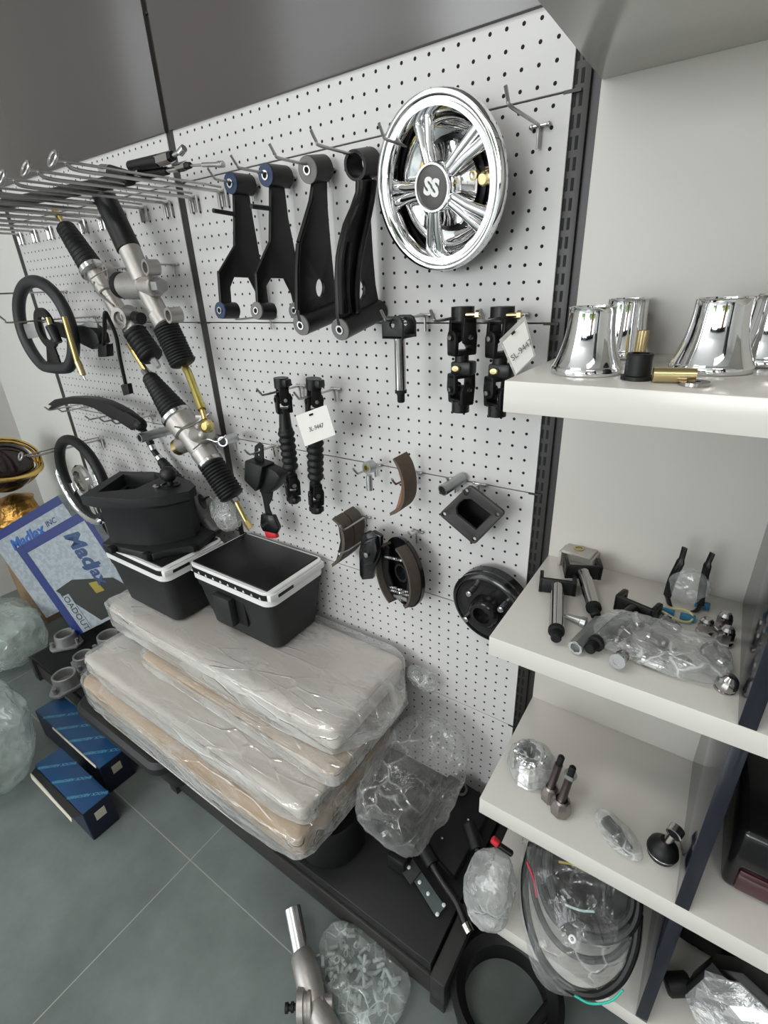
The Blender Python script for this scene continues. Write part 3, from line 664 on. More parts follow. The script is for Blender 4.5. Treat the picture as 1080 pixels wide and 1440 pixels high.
m = MB(); m.tube([aY(479, 779, -.14), aY(490, 774, -.12), aY(516, 757, -.03), aY(521, 754, -.01)], .0022, 8); m.ball(aY(478, 779, -.14), .004); one(m, 'peg_hook', wire, 'straight bright hook wire crossing in front of the dark brake shoes', 'hook', aY(521, 754, 0), 'peg hooks')
def backing_plate():
    sp = lambda a, b: (440 + a / 3.375, 620 + b / 3.375)
    y = -.045; c = aY(*sp(440, 618), y); t = thing('brake_assembly', 'black brake backing plate with brown shoe and springs, on hooks', 'brake', c)
    n = V((-.30, -.95, .05)).normalized(); u = V((0, 0, 1)).cross(n).normalized(); v = n.cross(u)
    M = Mx((u, v, n)).transposed().to_4x4(); M.translation = c
    rot_ = Mx.Rotation(math.radians(14), 4, 'Z'); M = M @ rot_
    r = .083; m = MB(); m.lathe([(0, -.004), (.070, -.004), (r, 0), (r + .001, .010), (r - .003, .010), (r - .005, .003), (.068, 0), (.03, .002), (0, .002)], c, n, 56, cap=False, xh=M.to_3x3() @ V((1, 0, 0)), sx=.78); m.build('backing_plate', blkg, t)
    for sg, mt in ((1, lining_d), (-1, lining_d)):
        ou, inn = [], []
        for k in range(15):
            a = math.radians(-62 + 124 * k / 14); cx, sx = math.cos(a) * .78 * sg, math.sin(a)
            ou.append((.080 * cx, .080 * sx)); inn.append((.074 * cx, .074 * sx))
        m = MB(); m.prism(ou + inn[::-1], .032, M, z0=.008); sh = m.build('brake_lining', mt, t)
        m = MB(); m.prism(inn + [(.045 * math.cos(math.radians(a)) * .78 * sg, .068 * math.sin(math.radians(a))) for a in (60, 0, -60)], .004, M, z0=.020); m.build('web', blk, sh)
    m = MB(); m.lathe([(.022, .002), (.022, .014), (.017, .014), (.017, .003)], c, n, 32, cap=False); m.build('hub_bore', blkm, t)
    for yy in (.038, -.035, -.043):
        m = MB(); a = M @ V((-.034, yy, .026)); b = M @ V((.034, yy, .026)); m.tube([a + (b - a) * (k / 60) + (v * math.cos(k * 1.2) + n * math.sin(k * 1.2)) * .0028 for k in range(61)], .0012, 6); m.build('spring', steel, t)
    m = MB(); a = M @ V((-.026, -.058, .02)); b = M @ V((.022, -.058, .02)); m.cyl(a, b, .006, seg=14); m.lathe([(.009, 0), (.009, .006)], (a + b) / 2, b - a, 14); m.build('adjuster', zinc, t)
backing_plate()
def brake_drum():
    y = -.055; c = aY(684, 858, y); t = thing('brake_drum', 'black brake drum with bright studs, half behind the white shelf', 'brake drum', c)
    n = V((-.10, -1, -.08)).normalized()
    m = MB(); m.lathe([(.078, -.040), (.0835, -.038), (.0835, -.020), (.081, -.018), (.081, -.012), (.0835, -.010), (.0835, -.004), (.079, 0), (.074, .001), (.072, -.003), (.064, -.005), (.034, -.005)], c, n, 72, cap=False); m.build('drum', blkg, t, 40)
    m = MB(); m.lathe([(.0345, -.006), (.033, .014), (.029, .020), (.027, .022), (.019, .022), (.0185, .006), (0, .006)], c, n, 48, cap=False); m.build('hub', blkg, t, 40)
    u = V((0, 0, 1)).cross(n).normalized(); v = n.cross(u)
    for a in (128, 38, -142, -52):
        d = u * math.cos(math.radians(a)) + v * math.sin(math.radians(a)); p = c + d * .051 - n * .004
        m = MB(); m.lathe([(.0065, 0), (.0065, .022), (.005, .024), (0, .024)], p, n, 18); m.build('stud', steel, t)
brake_drum()
# ================================================================ left half of the pegboard: long hooks and what lies on them
for k in range(11):
    x = .151 - .1 * k; num = ('first', 'second', 'third', 'fourth', 'fifth', 'sixth', 'seventh', 'eighth', 'ninth', 'tenth', 'eleventh')[k]
    long_hook(x, ZT, .345, f'{num} long double-wire hook counted from the forked arms toward the wall')
def hook_tip(px, py, L, label, tip=.016, group='peg hooks'):
    p = aY(px, py, -L); return hook(p.x, p.z, L, label, tip)
p = aY(180, 377, 0); hook(p.x, p.z, .08, 'steel hook holding the boot clamp lug of the leftmost steering rack')
hook(-.069, .137, .063, 'steel hook through the upper lug of the long-tubed steering rack')
hook(-.51, .017, .244, 'long steel hook crossing in front of the upper steering wheel', .03)
p = aY(92, 410, 0); hook(p.x, p.z, .30, 'steel hook holding the top of the upper steering wheel rim')
p = aY(142, 613, 0); long_hook(p.x, p.z - .012, .26, 'double-wire hook holding the chrome-spoked steering wheel', 'wheel hooks')
for (px, py), lb in (((70, 577), 'hook under the far end of the black fender strip'), ((88, 579), 'hook with a downward stub under the fender strip'), ((127, 590), 'empty steel hook, first below the middle of the fender strip'), ((147, 593), 'empty steel hook, second below the middle of the fender strip'), ((164, 596), 'empty steel hook below the fender strip, nearest its bracket')):
    hook_tip(px, py, .12, lb)
p = aY(331, 617, 0); hook(p.x, p.z, .06, 'steel hook inside the coil of wire holding the large steering rack')
# ---------------------------------------------------------------- cables and rod lying over the long hooks
def line_parts(t, y, rows):
    """rows: (name, material, kind, a, b, r0 px, r1 px[, extra]) along pixel points on the plane y"""
    out = []
    for row in rows:
        name, mm, kind, a, b, r0, r1 = row[:7]; A, B = aY(*a, y), aY(*b, y); L = (B - A).length; k0, k1 = mpx(r0, A), mpx(r1, B); m = MB()
        if kind == 'bel': m.lathe([(k0 * .8, -.003)] + bellows(k0, k1, L, row[7], row[8] if len(row) > 8 else .16) + [(k1 * .7, L + .003)], A, B - A, 28)
        elif kind == 'hex': m.cyl(A, B, k0, k1, seg=6)
        elif kind == 'boot': m.lathe([(k0 * .55, -.002), (k0 * .9, L * .12), (k0, L * .3), (k1, L * .85), (k1 * .85, L)], A, B - A, 26)
        else: m.cyl(A, B, k0, k1, seg=26, bev=min(k0, k1) * .12)
        out.append(m.build(name, mm, t, 60 if kind == 'bel' else 35))
    return out
t = thing('control_cable', 'black control cable with bright nut and domed end, upper one lying on the long hooks', 'cable', aY(150, 240, -.13), 'control cables')
line_parts(t, -.13, [('end_cap', chrome, 'cyl', (144, 239), (156, 241), 7, 8), ('boot', rub, 'cyl', (156, 241), (184, 246), 8, 5), ('braid', steel, 'cyl', (178, 246), (196, 243), 4.5, 4.5), ('body', blk, 'cyl', (183, 234), (224, 226), 6.5, 8), ('lock_nut', chrome_d, 'hex', (222, 226), (240, 221), 8, 8), ('lock_nut', blk, 'hex', (236, 222), (243, 219), 6.5, 6.5), ('threaded_rod', steel, 'cyl', (243, 219), (254, 213), 3, 3), ('end_stud', steel, 'cyl', (253, 215), (259, 208), 5, 5)])
t = thing('control_cable', 'black control cable with long bright sleeve end, lower one lying on the long hooks', 'cable', aY(210, 243, -.115), 'control cables')
line_parts(t, -.115, [('boot', rub, 'cyl', (188, 248), (236, 240), 7.5, 5), ('collar', steel, 'cyl', (234, 240), (252, 237), 3.5, 3.5), ('lock_nut', chrome_d, 'hex', (250, 236), (262, 233), 6, 6), ('lock_nut', blk, 'hex', (260, 233.5), (268, 232.5), 5, 4), ('cable_core', wire, 'cyl', (266, 233), (287, 232), 1.6, 1.6), ('sleeve', steel, 'cyl', (285, 232), (308, 231.5), 3, 3), ('end_stud', steel, 'cyl', (307, 231.5), (314, 231), 4.2, 4.2)])
m = MB(); A, B = aY(-24, 293, -.16), aY(184, 251, -.16); m.cyl(A, B, mpx(8.5, B), seg=18, bev=.002); one(m, 'rubber_rod', rub, 'long black rod lying across the row of long hooks', 'rod', A)
# ---------------------------------------------------------------- steering racks
def lug(t, y, c, r, r2, depth=.018, mm=None):
    P = aY(*c, y); m = MB(); m.ring(P + V((-.002, -depth / 2, 0)), P + V((.002, depth / 2, 0)), mpx(r, P), mpx(r2, P), 24); return m.build('mounting_lug', mm or cast, t)
y = -.065
t = thing('steering_rack', 'leftmost steering rack on the board, brass nut on top and bellows at both ends', 'steering rack', aY(150, 400, y), 'steering racks')
line_parts(t, y, [('end_nut', gold, 'hex', (77, 296), (83, 305), 4.5, 4.5), ('tie_rod', gold, 'cyl', (82, 303), (90, 316), 2.8, 3.2), ('clamp', zinc, 'cyl', (88, 313), (92, 319), 5, 6), ('bellows', rub, 'bel', (92, 320), (130, 378), 13, 17, 11, .10), ('clamp', steel, 'cyl', (128, 376), (134, 385), 18, 18),
    ('housing', cast, 'cyl', (133, 384), (150, 412), 12, 11), ('housing_tube', cast, 'cyl', (141, 397), (166, 436), 8, 8), ('housing', cast, 'cyl', (156, 420), (172, 446), 11, 12), ('pinion_housing', cast, 'cyl', (152, 456), (184, 444), 8, 15), ('housing', cast, 'cyl', (170, 440), (192, 466), 15, 13), ('clamp', steel, 'cyl', (184, 458), (189, 466), 14, 15), ('bellows', rub, 'bel', (189, 466), (214, 503), 16, 17, 7, .14), ('tie_rod_end', steel, 'hex', (215, 505), (223, 516), 6, 4)])
P = aY(180, 448, y); m = MB(); m.ring(P + V((.006, -.030, .002)), P + V((0, .0, 0)), mpx(14, P), mpx(9, P), 26); m.lathe([(mpx(9.5, P), 0), (0, 0)], P + V((.004, -.024, .001)), (.15, -1, .05), 22, mi=1, cap=False); m.build('pinion_seat', [cast, blkm], t)
m = MB(); m.cyl(aY(190, 446, y), aY(199, 448, y), mpx(8, P), seg=14); m.build('end_plug', blk, t)
lug(t, y - .01, (153, 382), 10, 6); 
m = MB(); m.tube(crv([aY(128, 392, y - .03), aY(140, 384, y - .035), aY(152, 378, y - .03)], 4), .0016, 6); m.tube(crv([aY(133, 396, y - .02), aY(136, 410, y - .02), aY(160, 430, y - .025)], 4), .003, 6); m.build('wire_tie', wire, t)
y = -.10
t = thing('steering_rack', 'steering rack with a long plain black tube at its upper end', 'steering rack', aY(190, 370, y), 'steering racks')
line_parts(t, y, [('cover_tube', blk, 'cyl', (141, 264), (182, 352), 15, 16.5), ('housing_tube', cast, 'cyl', (180, 346), (202, 396), 15, 14), ('pinion_housing', cast, 'cyl', (176, 402), (206, 404), 17, 16.5), ('pinion_housing', cast, 'cyl', (190, 403), (220, 402), 15, 14), ('pinion_cap', blkm, 'cyl', (169, 401), (177, 402), 17.5, 17.5), ('end_plug', castg, 'hex', (216, 402), (228, 402), 11, 10), ('input_stub', blk, 'cyl', (158, 401), (170, 401), 5, 5),
    ('housing_tube', cast, 'cyl', (206, 408), (230, 452), 13, 13), ('clamp', cast, 'cyl', (222, 440), (233, 458), 14.5, 14.5), ('bellows', rub, 'bel', (233, 459), (258, 512), 18, 18, 14, .10), ('tie_rod', gold, 'hex', (259, 515), (265, 524), 5.5, 5.5)])
m = MB(); m.tube([aY(262, 519, -.103), aY(266, 527, -.108), aY(284, 576, -.142)], mpx(5.5, aY(270, 540, -.12)), 14); m.build('tie_rod', ygold, t)
lug(t, y - .012, (213, 376), 10.5, 7, .03); lug(t, y - .012, (245, 443), 10.5, 7, .03)
m = MB(); m.cyl(aY(283, 572, -.138), aY(288, 590, -.148), .006, seg=14); P = aY(291, 599, -.152); m.lathe([(.012, -.012), (.016, -.006), (.016, .006), (.012, .010), (.009, .012), (.0085, .0105), (0, .011)], P, V((.25, -1, .15)), 26); m.build('ball_joint', gold, t)
y = -.075
t = thing('steering_rack', 'largest steering rack on the board, gold tie rods and bellows, hung beside the dark seam', 'steering rack', aY(270, 620, y), 'steering racks')
line_parts(t, y, [('tie_rod', gold, 'hex', (182, 484), (187, 492), 4.5, 4.5), ('tie_rod', gold, 'cyl', (185, 490), (205, 521), 3.8, 3.8), ('clamp', chrome_d, 'hex', (203, 520), (210, 529), 5.5, 6), ('bellows', rub, 'bel', (210, 530), (249, 584), 11, 21, 12, .12), ('clamp', steel, 'cyl', (246, 582), (252, 590), 22, 22),
    ('housing', cast, 'cyl', (251, 588), (266, 608), 21, 20), ('housing', cast, 'cyl', (262, 602), (290, 640), 17, 17), ('pinion_housing', cast, 'cyl', (256, 625), (292, 606), 13, 14), ('housing', cast, 'cyl', (284, 632), (296, 650), 18, 17), ('clamp', steel, 'cyl', (293, 646), (298, 653), 18, 18), ('bellows', rub, 'bel', (297, 652), (327, 698), 18, 18, 12, .12), ('clamp', chrome_d, 'hex', (327, 698), (333, 706), 6, 6), ('tie_rod', gold, 'cyl', (332, 705), (349, 738), 3.6, 3.6), ('tie_rod', gold, 'hex', (346, 733), (352, 743), 5, 5)])
P = aY(257, 625, y); m = MB(); m.cyl(P, aY(250, 629, y - .004), mpx(12, P), seg=22); m.cyl(aY(251, 628.5, y), aY(248, 630, y - .004), mpx(10, P), mpx(8, P), seg=22, mi=1); m.build('pinion_cap', [gold, rub], t)
m = MB(); m.ball(aY(285, 611, y - .02), .014, seg=18); m.ball(aY(279, 600, y - .02), .010, seg=14); m.build('pinion_boss', cast, t)
m = MB(); a = aY(322, 618, y - .02)
m.tube(crv([aY(246, 600, y - .045), aY(262, 602, y - .05), aY(280, 592, y - .05), aY(294, 582, y - .03)], 5), .0024, 8); m.tube(crv([aY(272, 632, y - .045), aY(290, 618, y - .05), aY(305, 621, y - .04), aY(318, 612, y - .03)], 5), .0018, 6); m.build('wire_tie', wire, t)
m = MB(); m.ring(aY(313, 621, y - .03), aY(329, 615, y + .035), .0125, .0095, 20); m.build('mounting_sleeve', zinc, t)
m = MB(); m.tube(crv([aY(276, 587, y), aY(286, 588, y + .01), aY(292, 598, y)], 4), .009, 10); m.build('mounting_lug', cast, t)
y = -.042
t = thing('steering_rack', 'steering rack hanging mostly hidden behind the black shifter console', 'steering rack', aY(260, 690, y), 'steering racks')
line_parts(t, y, [('tie_rod', rub, 'cyl', (200, 602), (213, 626), 4.5, 5), ('clamp', steel, 'cyl', (212, 625), (216, 633), 4.5, 4.5), ('tie_rod', blk, 'cyl', (215, 632), (223, 643), 4, 4), ('clamp', steel, 'cyl', (222, 642), (227, 648), 5, 5), ('bellows', rub, 'bel', (227, 648), (262, 694), 7, 13.5, 10, .14), ('clamp', steel, 'cyl', (261, 692), (266, 700), 14, 14), ('housing', castg, 'cyl', (265, 698), (290, 732), 14, 14), ('housing', castg, 'cyl', (284, 724), (304, 750), 12, 12)])
m = MB(); m.tube(crv([aY(284, 704, y - .03), aY(296, 698, y - .03), aY(303, 712, y - .02), aY(300, 728, y - .03)], 5), .0035, 8); m.build('wire_tie', wire, t)
lug(t, y - .01, (291, 703), 11, 6, .03, castg)
def crumple(bm_or_mb, amp, sc_, seed, verts=None, st=V((1, 1, 1))):
    bm = bm_or_mb.bm; off = V((seed * 3.1, seed * 1.7, seed * .9))
    bm.normal_update()
    for v in (verts or bm.verts):
        q = V((v.co.x * st.x, v.co.y * st.y, v.co.z * st.z)) * sc_ + off; n1 = NZ.ridged_multi_fractal(q, .9, 2.1, 4, .95, 2.0, noise_basis='PERLIN_ORIGINAL') - 1.0; n2 = NZ.noise(q * .45)
        v.co += v.normal * (amp * (n1 * .55 + n2 * .9))
def bag(name, label, c, dims, seed, mm, amp=.012, sc_=22, sub=5, group=None, warp=None, cat='plastic bag', smooth=25, parent=None, pw=1.0, post=None):
    """crumpled film bag: dense closed skin, creased with ridged noise"""
    b = MB(); bmesh.ops.create_icosphere(b.bm, subdivisions=sub, radius=1.0)
    for v in b.bm.verts:
        d = v.co.copy()
        if pw != 1.0: d = V([math.copysign(abs(k) ** pw, k) for k in d])
        v.co = V((d.x * dims[0], d.y * dims[1], d.z * dims[2]))
        if warp: v.co = warp(v.co)
        v.co += V(c)
    crumple(b, amp, sc_, seed)
    if post:
        for v in b.bm.verts: v.co = post(v.co.copy())
    if parent is not None: return b.build(name, mm, parent, smooth)
    return one(b, name, mm, label, cat, c, group, smooth)
P = aY(318, 722, -.052); bag('plastic_bag', 'thin clear plastic bag around the rack housing behind the shifter console', P, (.055, .035, .055), 3, film_c, .006, 30, 4, smooth=0)
# ---------------------------------------------------------------- steering wheels
def rimpath(c, r, flat=None, n=64, tilt=V((0, 0, 0))):
    o = []
    for k in range(n):
        a = 2 * PI * k / n; x, z = r * math.cos(a), r * math.sin(a)
        if flat and z < -r * flat: z = -r * flat - (abs(z) - r * flat) * .25
        o.append(V((c.x + x, c.y + tilt.x * x + tilt.z * z, c.z + z)))
    return o
def wheel1():
    c = V((-.525, -.15, -.006)); t = thing('steering_wheel', 'upper steering wheel, all black with a flattened bottom', 'steering wheel', c, 'steering wheels')
    tl = V((.10, 0, .04)); m = MB(); m.tube(rimpath(c, .124, .86, tilt=tl), .0165, 16, closed=True); m.build('rim', mat('wheel_leather', (.016, .016, .019), .48, bump=(400, .15)), t)
    m = MB(); m.plate([c + V(p) for p in ((-.118, -.012, .012), (-.05, .004, .016), (-.045, .004, -.022), (-.112, -.012, -.03))], .006, bev=.001); m.build('spoke', castg, t)
    m = MB(); m.plate([c + V(p) for p in ((.112, .01, .012), (.05, .006, .018), (.05, .006, -.02), (.108, .01, -.03))], .006, bev=.001); m.build('spoke', blk, t)
    m = MB(); m.plate([c + V(p) for p in ((-.04, -.006, -.10), (-.022, 0, -.045), (.022, 0, -.045), (.04, -.004, -.10))], .006, bev=.001); m.build('spoke', blk, t)
    m = MB(); m.ring(c + V((0, -.004, 0)), c + V((0, .006, 0)), .056, .034, 36); m.build('hub', blk, t)
wheel1()
def wheel2():
    c = V((-.587, -.15, -.487)); t = thing('steering_wheel', 'lower steering wheel with chrome spokes, partly behind the shifter console', 'steering wheel', c, 'steering wheels')
    m = MB(); m.tube(rimpath(c, .139), .0165, 16, closed=True); m.build('rim', rub, t)
    def arc(r, a0, a1, y, n=24): return [c + V((r * math.cos(math.radians(a0 + (a1 - a0) * k / n)), y, r * math.sin(math.radians(a0 + (a1 - a0) * k / n)))) for k in range(n + 1)]
    m = MB(); m.tube(arc(.146, 172, 300, -.012), [.003] + [.013] * 23 + [.003], 12, flat=.9); m.tube(arc(.122, -40, 28, -.006), [.003] + [.008] * 23 + [.003], 10); m.build('chrome_trim', chrome, t)
    for a in (205, 335, 270):
        d = V((math.cos(math.radians(a)), 0, math.sin(math.radians(a)))); s_ = V((-d.z, 0, d.x)); m = MB()
        m.plate([c + d * .132 + s_ * .028, c + d * .09 + s_ * .014, c + d * .045 + s_ * .02, c + d * .045 - s_ * .02, c + d * .09 - s_ * .014, c + d * .132 - s_ * .028], .010, bev=.003); m.build('spoke', chrome, t)
    m = MB(); m.lathe([(.052, -.006), (.054, .004), (.048, .012), (.036, .014), (.034, .004), (0, .004)], c, (0, -1, 0), 40, cap=False); m.build('hub', chrome_d, t)
wheel2()
# ---------------------------------------------------------------- rods, switch, fender strip, sleeve
y = -.20
t = thing('tie_rod', 'brass-coloured tie rod hanging in front of the upper steering wheel', 'tie rod', aY(100, 470, y), 'tie rods')
line_parts(t, y, [('rod', gold, 'cyl', (90, 445), (110, 512), 3.4, 4), ('sleeve', brass, 'cyl', (109, 508), (117, 528), 4.6, 4.4), ('cotter_pin', steel, 'cyl', (117, 528), (120, 534), 1.5, 1)])
t = thing('tie_rod', 'short gold tie rod behind the upper steering wheel rim', 'tie rod', aY(68, 452, y), 'tie rods')
line_parts(t, y + .03, [('rod', gold, 'cyl', (67, 446), (71, 458), 3.2, 3.2), ('end', blk, 'cyl', (71, 458), (82, 482), 7, 6)])
y = -.09; q = lambda a, b, o=0: aY(a / 4.5, 380 + b / 4.5, y + o)
t = thing('column_switch', 'black column switch with a hanging cable and plug, beside the upper steering wheel', 'switch', q(570, 420))
m = MB(); m.plate([q(*p) for p in ((490, 385), (520, 345), (600, 350), (650, 400), (665, 460), (620, 500), (560, 470), (495, 435))], .035, bev=.004); m.build('housing', blk, t)
m = MB(); m.plate([q(*p, -.01) for p in ((640, 475), (695, 465), (700, 545), (642, 548))], .022, bev=.003); m.build('plug', blk, t)
m = MB(); m.plate([q(*p, -.02) for p in ((520, 345), (560, 320), (620, 335), (625, 365), (560, 360))], .006, bev=.001); m.build('bracket', castg, t)
m = MB(); m.tube(crv([q(655, 470, -.02), q(662, 380, -.03), q(664, 270, -.04), q(690, 310, -.03), q(735, 420, -.02), q(760, 560, -.015), q(795, 720, -.01)], 6), .0052, 8); cb = m.build('cable', rub, t)
m = MB(); m.plate([q(*p, -.01) for p in ((775, 725), (820, 715), (833, 780), (795, 792))], .014, bev=.002); m.build('plug', blk, cb)
y = -.10
t = thing('fender_strip', 'curved black fender strip lying on hooks above the lower steering wheel', 'fender strip', aY(130, 570, y))
m = MB(); m.plate([aY(a / 5.4 + 60, b / 5.4 + 540, y) for a, b in ((68, 150), (120, 112), (200, 96), (300, 92), (400, 100), (500, 128), (580, 165), (650, 205), (700, 245), (690, 275), (600, 270), (560, 262), (490, 215), (420, 178), (330, 150), (240, 145), (160, 158), (90, 185), (60, 195), (95, 160))], .03, bev=.003); m.build('strip', blk, t)
m = MB(); m.plate([aY(a / 5.4 + 60, b / 5.4 + 540, y - .02) for a, b in ((570, 250), (650, 205), (740, 262), (770, 300), (700, 350), (600, 285))], .02, bev=.004); m.build('bracket', blk, t)
m = MB(); m.ball(aY(197, 597, y - .02), mpx(9, aY(197, 597, y)), seg=18); m.build('end_knob', rub, t)
p = aY(252, 601, 0); m = MB(); m.ring(V((p.x, -.13, p.z)), V((p.x, -.008, p.z)), .0135, .0095, 24); m.ring(V((p.x, -.06, p.z)), V((p.x, -.052, p.z)), .0142, .0095, 24); one(m, 'spacer_tube', zinc, 'long zinc sleeve standing out beside the largest steering rack', 'tube', (p.x, -.13, p.z))
# ================================================================ things on the deck and the floor
def loft(m, secs, mi=0, n=5, cap=True, M=None):
    """secs: (z, cx, cy, w, d, corner radius)"""
    rings = []; fs = []
    for z, cx, cy, w_, d_, r in secs:
        rings.append([m.bm.verts.new((M @ V((p[0], p[1], z))) if M else V((p[0], p[1], z))) for p in rrect(w_, d_, r, n, (cx, cy))])
    k = len(rings[0])
    for a, b in zip(rings, rings[1:]):
        for i in range(k): fs.append(m.bm.faces.new((a[i], a[(i + 1) % k], b[(i + 1) % k], b[i])))
    if cap: fs.append(m.bm.faces.new(rings[0][::-1])); fs.append(m.bm.faces.new(rings[-1]))
    for f in fs: f.material_index = mi
    return m
DK = DZ + .001
# ---------------------------------------------------------------- wrapped seat cushions
def cushion(label, lo, hi, mm, seed, tailL=.0, tailR=.0, bev=.03, rot=0.0, hz=None, warp2=None):
    lo, hi = V(lo), V(hi); c = (lo + hi) / 2; d = hi - lo
    t = thing('seat_cushion', label, 'seat cushion', (c.x, c.y, lo.z), 'wrapped seat cushions'); t.rotation_euler = (0, 0, rot)
    b = MB(); q = bmesh.new(); bmesh.ops.create_cube(q, size=1); bmesh.ops.scale(q, vec=(d.x, d.y, d.z), verts=q.verts)
    bmesh.ops.bevel(q, geom=q.edges[:], offset=min(bev, d.z * .42), segments=4, profile=.55, affect='EDGES'); bmesh.ops.translate(q, vec=c, verts=q.verts)
    b.merge(q); b.build('cushion', mm, t, 60)
    b = MB(); q = b.bm; bmesh.ops.create_icosphere(q, subdivisions=6, radius=1.0)
    dx, dy, dz = d.x / 2 + .010, d.y / 2 + .011, d.z / 2 + .009
    for v in q.verts:
        k = v.co; e = .15; p = V([math.copysign(abs(a) ** e, a) for a in k]); 
        s_ = max(abs(a) for a in p); p = p / max(s_, 1e-6) * min(1, s_ * 1.0)
        x, y, z = p.x * dx, p.y * dy, p.z * dz
        for sgn, tail in ((-1, tailL), (1, tailR)):
            if tail and k.x * sgn > .93:
                f = (k.x * sgn - .93) / .07; x += sgn * tail * f; y *= 1 - .55 * f; z = z * (1 - .8 * f) - dz * .25 * f
        v.co = V((x, y, z)) + c
    crumple(b, .008, 15, seed, None, V((.4, 1, 1))); crumple(b, .0035, 42, seed + 9, None, V((.45, 1, 1)))
    if warp2:
        for v in q.verts: v.co = warp2(v.co)
    for v in q.verts: v.co.z = min(max(v.co.z, lo.z + .0002), hi.z + .0055)
    b.build('plastic_wrap', film_s, t, 30)
    return t
cushion('bottom wrapped seat cushion of the stack, tan end showing above the deck edge', (-.29, -.455, -1.045), (.605, -.09, -.963), beige, 1, .06, .015)
c2 = cushion('second wrapped seat cushion from the bottom, its loose film bulging at the right end', (-.30, -.425, -.9565), (.60, -.045, -.911), cream, 2, .03, 0)
cushion('third wrapped seat cushion, tan front edge directly beneath the top one', (-.10, -.345, -.9045), (.625, -.05, -.868), beige, 3, 0, 0, .02)
cushion('topmost wrapped seat cushion, carrying the two coolers', (-.31, -.315, -.8615), (.61, -.03, -.788), cream, 4, .07, .05)
def wb(co):
    # sags toward the deck on its outer side
    return V((co.x, co.y, co.z - max(0, co.x) * .35))
bag('loose_film', '', (.722, -.185, -.985), (.095, .165, .085), 5, film_b, .030, 8, 5, warp=wb, pw=.7, smooth=0, parent=c2, post=lambda co: V((max(co.x, .634), co.y, max(co.z, DK + .09))))
bag('plastic_bag', 'crumpled clear bag corner sticking out behind the topmost cushion', (.66, -.035, -.835), (.045, .022, .028), 6, film_c, .012, 30, 5)
# supports below
def trunk():
    t = thing('storage_box', 'dark plastic storage box under the left end of the cushion stack', 'storage box', (-.09, -.3, DK))
    m = MB(); loft(m, [(DK, -.095, -.27, .40, .34, .03), (DK + .02, -.095, -.27, .405, .345, .035), (-1.085, -.095, -.28, .43, .39, .04), (-1.084, -.095, -.28, .42, .38, .04)]); m.build('body', dgrey, t)
    m = MB(); loft(m, [(-1.083, -.095, -.284, .45, .41, .045), (-1.062, -.095, -.284, .45, .41, .045), (-1.0495, -.095, -.284, .43, .39, .04)]); m.build('lid', dgrey, t)
trunk()
m = MB(); m.lathe([(.055, 0), (.085, .004), (.088, .06), (.086, .105), (.080, .118), (.06, .118), (.055, .10), (0, .098)], (.545, -.30, DK), (0, 0, 1), 40); one(m, 'round_tub', rub, 'black round tub under the right end of the cushion stack', 'tub', (.545, -.30, DK))
def tray():
    t = thing('black_tray', 'long shallow black tray on the deck below the cushions', 'tray', (.26, -.36, DK))
    m = MB(); m.box((.135, -.385, DK + .0005), (.44, -.10, DK + .035), bev=.004); m.build('body', blk, t)
    m = MB(); m.box((.15, -.3875, DK + .006), (.30, -.384, DK + .03), bev=.001); m.box((.13, -.39, DK + .036), (.445, -.095, DK + .045), bev=.003); m.build('rim', blkg, t)
tray()
# ---------------------------------------------------------------- coolers
def cooler(name_label, ox, oy, teeth=True):
    z0 = -.781; H = .196; cx, cy = ox + .155, oy + .105
    t = thing('cooler_box', name_label, 'cooler', (cx, cy, z0), 'coolers on the cushion stack')
    m = MB(); loft(m, [(z0, cx, cy, .252, .150, .022), (z0 + .004, cx, cy, .262, .160, .026), (z0 + .045, cx, cy, .270, .168, .026), (z0 + .047, cx, cy, .274, .172, .026), (z0 + .128, cx, cy, .292, .190, .026), (z0 + .130, cx, cy, .298, .196, .026), (z0 + .150, cx, cy, .300, .198, .026)]); m.build('body', dgrey, t)
    m = MB(); loft(m, [(z0 + .1505, cx, cy, .304, .202, .026), (z0 + .152, cx, cy, .308, .206, .028), (z0 + .168, cx, cy, .308, .206, .028), (z0 + .169, cx, cy, .302, .200, .026)]); m.build('white_band', white_p, t)
    m = MB(); loft(m, [(z0 + .1695, cx, cy, .306, .206, .026), (z0 + .171, cx, cy, .310, .210, .028), (z0 + .184, cx, cy, .310, .210, .028), (z0 + .186, cx, cy, .304, .204, .026)])
    ld = m.build('lid', ctop, t)
    m = MB(); loft(m, [(z0 + .1855, cx, cy, .308, .206, .026), (z0 + .191, cx, cy, .308, .206, .024), (z0 + .193, cx, cy, .304, .202, .022)])
    m.box((cx + .140, oy + .006, z0 + .168), (cx + .1565, oy + .204, z0 + .187), bev=.004); m.build('lid_frame', white_p, ld)
    m = MB(); m.box((cx - .145, oy + .012, z0 + .188), (cx + .140, oy + .198, z0 + .1965), bev=.002); m.build('lid_pad', ctop, ld)
    m = MB(); m.box((cx + .150, oy + .030, z0 + .170), (cx + .1575, oy + .085, z0 + .181), bev=.003); m.build('grip_slot', blk, ld)
    if teeth:
        m = MB()
        for k in range(10):
            x = cx - .135 + k * .029; M = Mx.Translation((x, oy - .0008, z0 + .1775)) @ Mx.Rotation(PI / 2, 4, 'X')
            m.prism([(-.004, -.003), (.004, -.003), (0, .0035)], .001, M)
        m.build('triangle_marks', white_p, ld)
    if not teeth: return t
    # carrying-handle recess and latch on the front
    m = MB(); m.box((cx - .065, oy + .010, z0 + .052), (cx + .045, oy + .016, z0 + .145), bev=.002); m.build('handle_recess', blkm, t)
    m = MB(); m.box((cx - .055, oy - .012, z0 + .050), (cx + .012, oy + .014, z0 + .135), bev=.005); m.build('latch', dgrey, t)
    return t
cooler('black and white cooler in front of the pegboard, its black lid bare', .038, -.220)
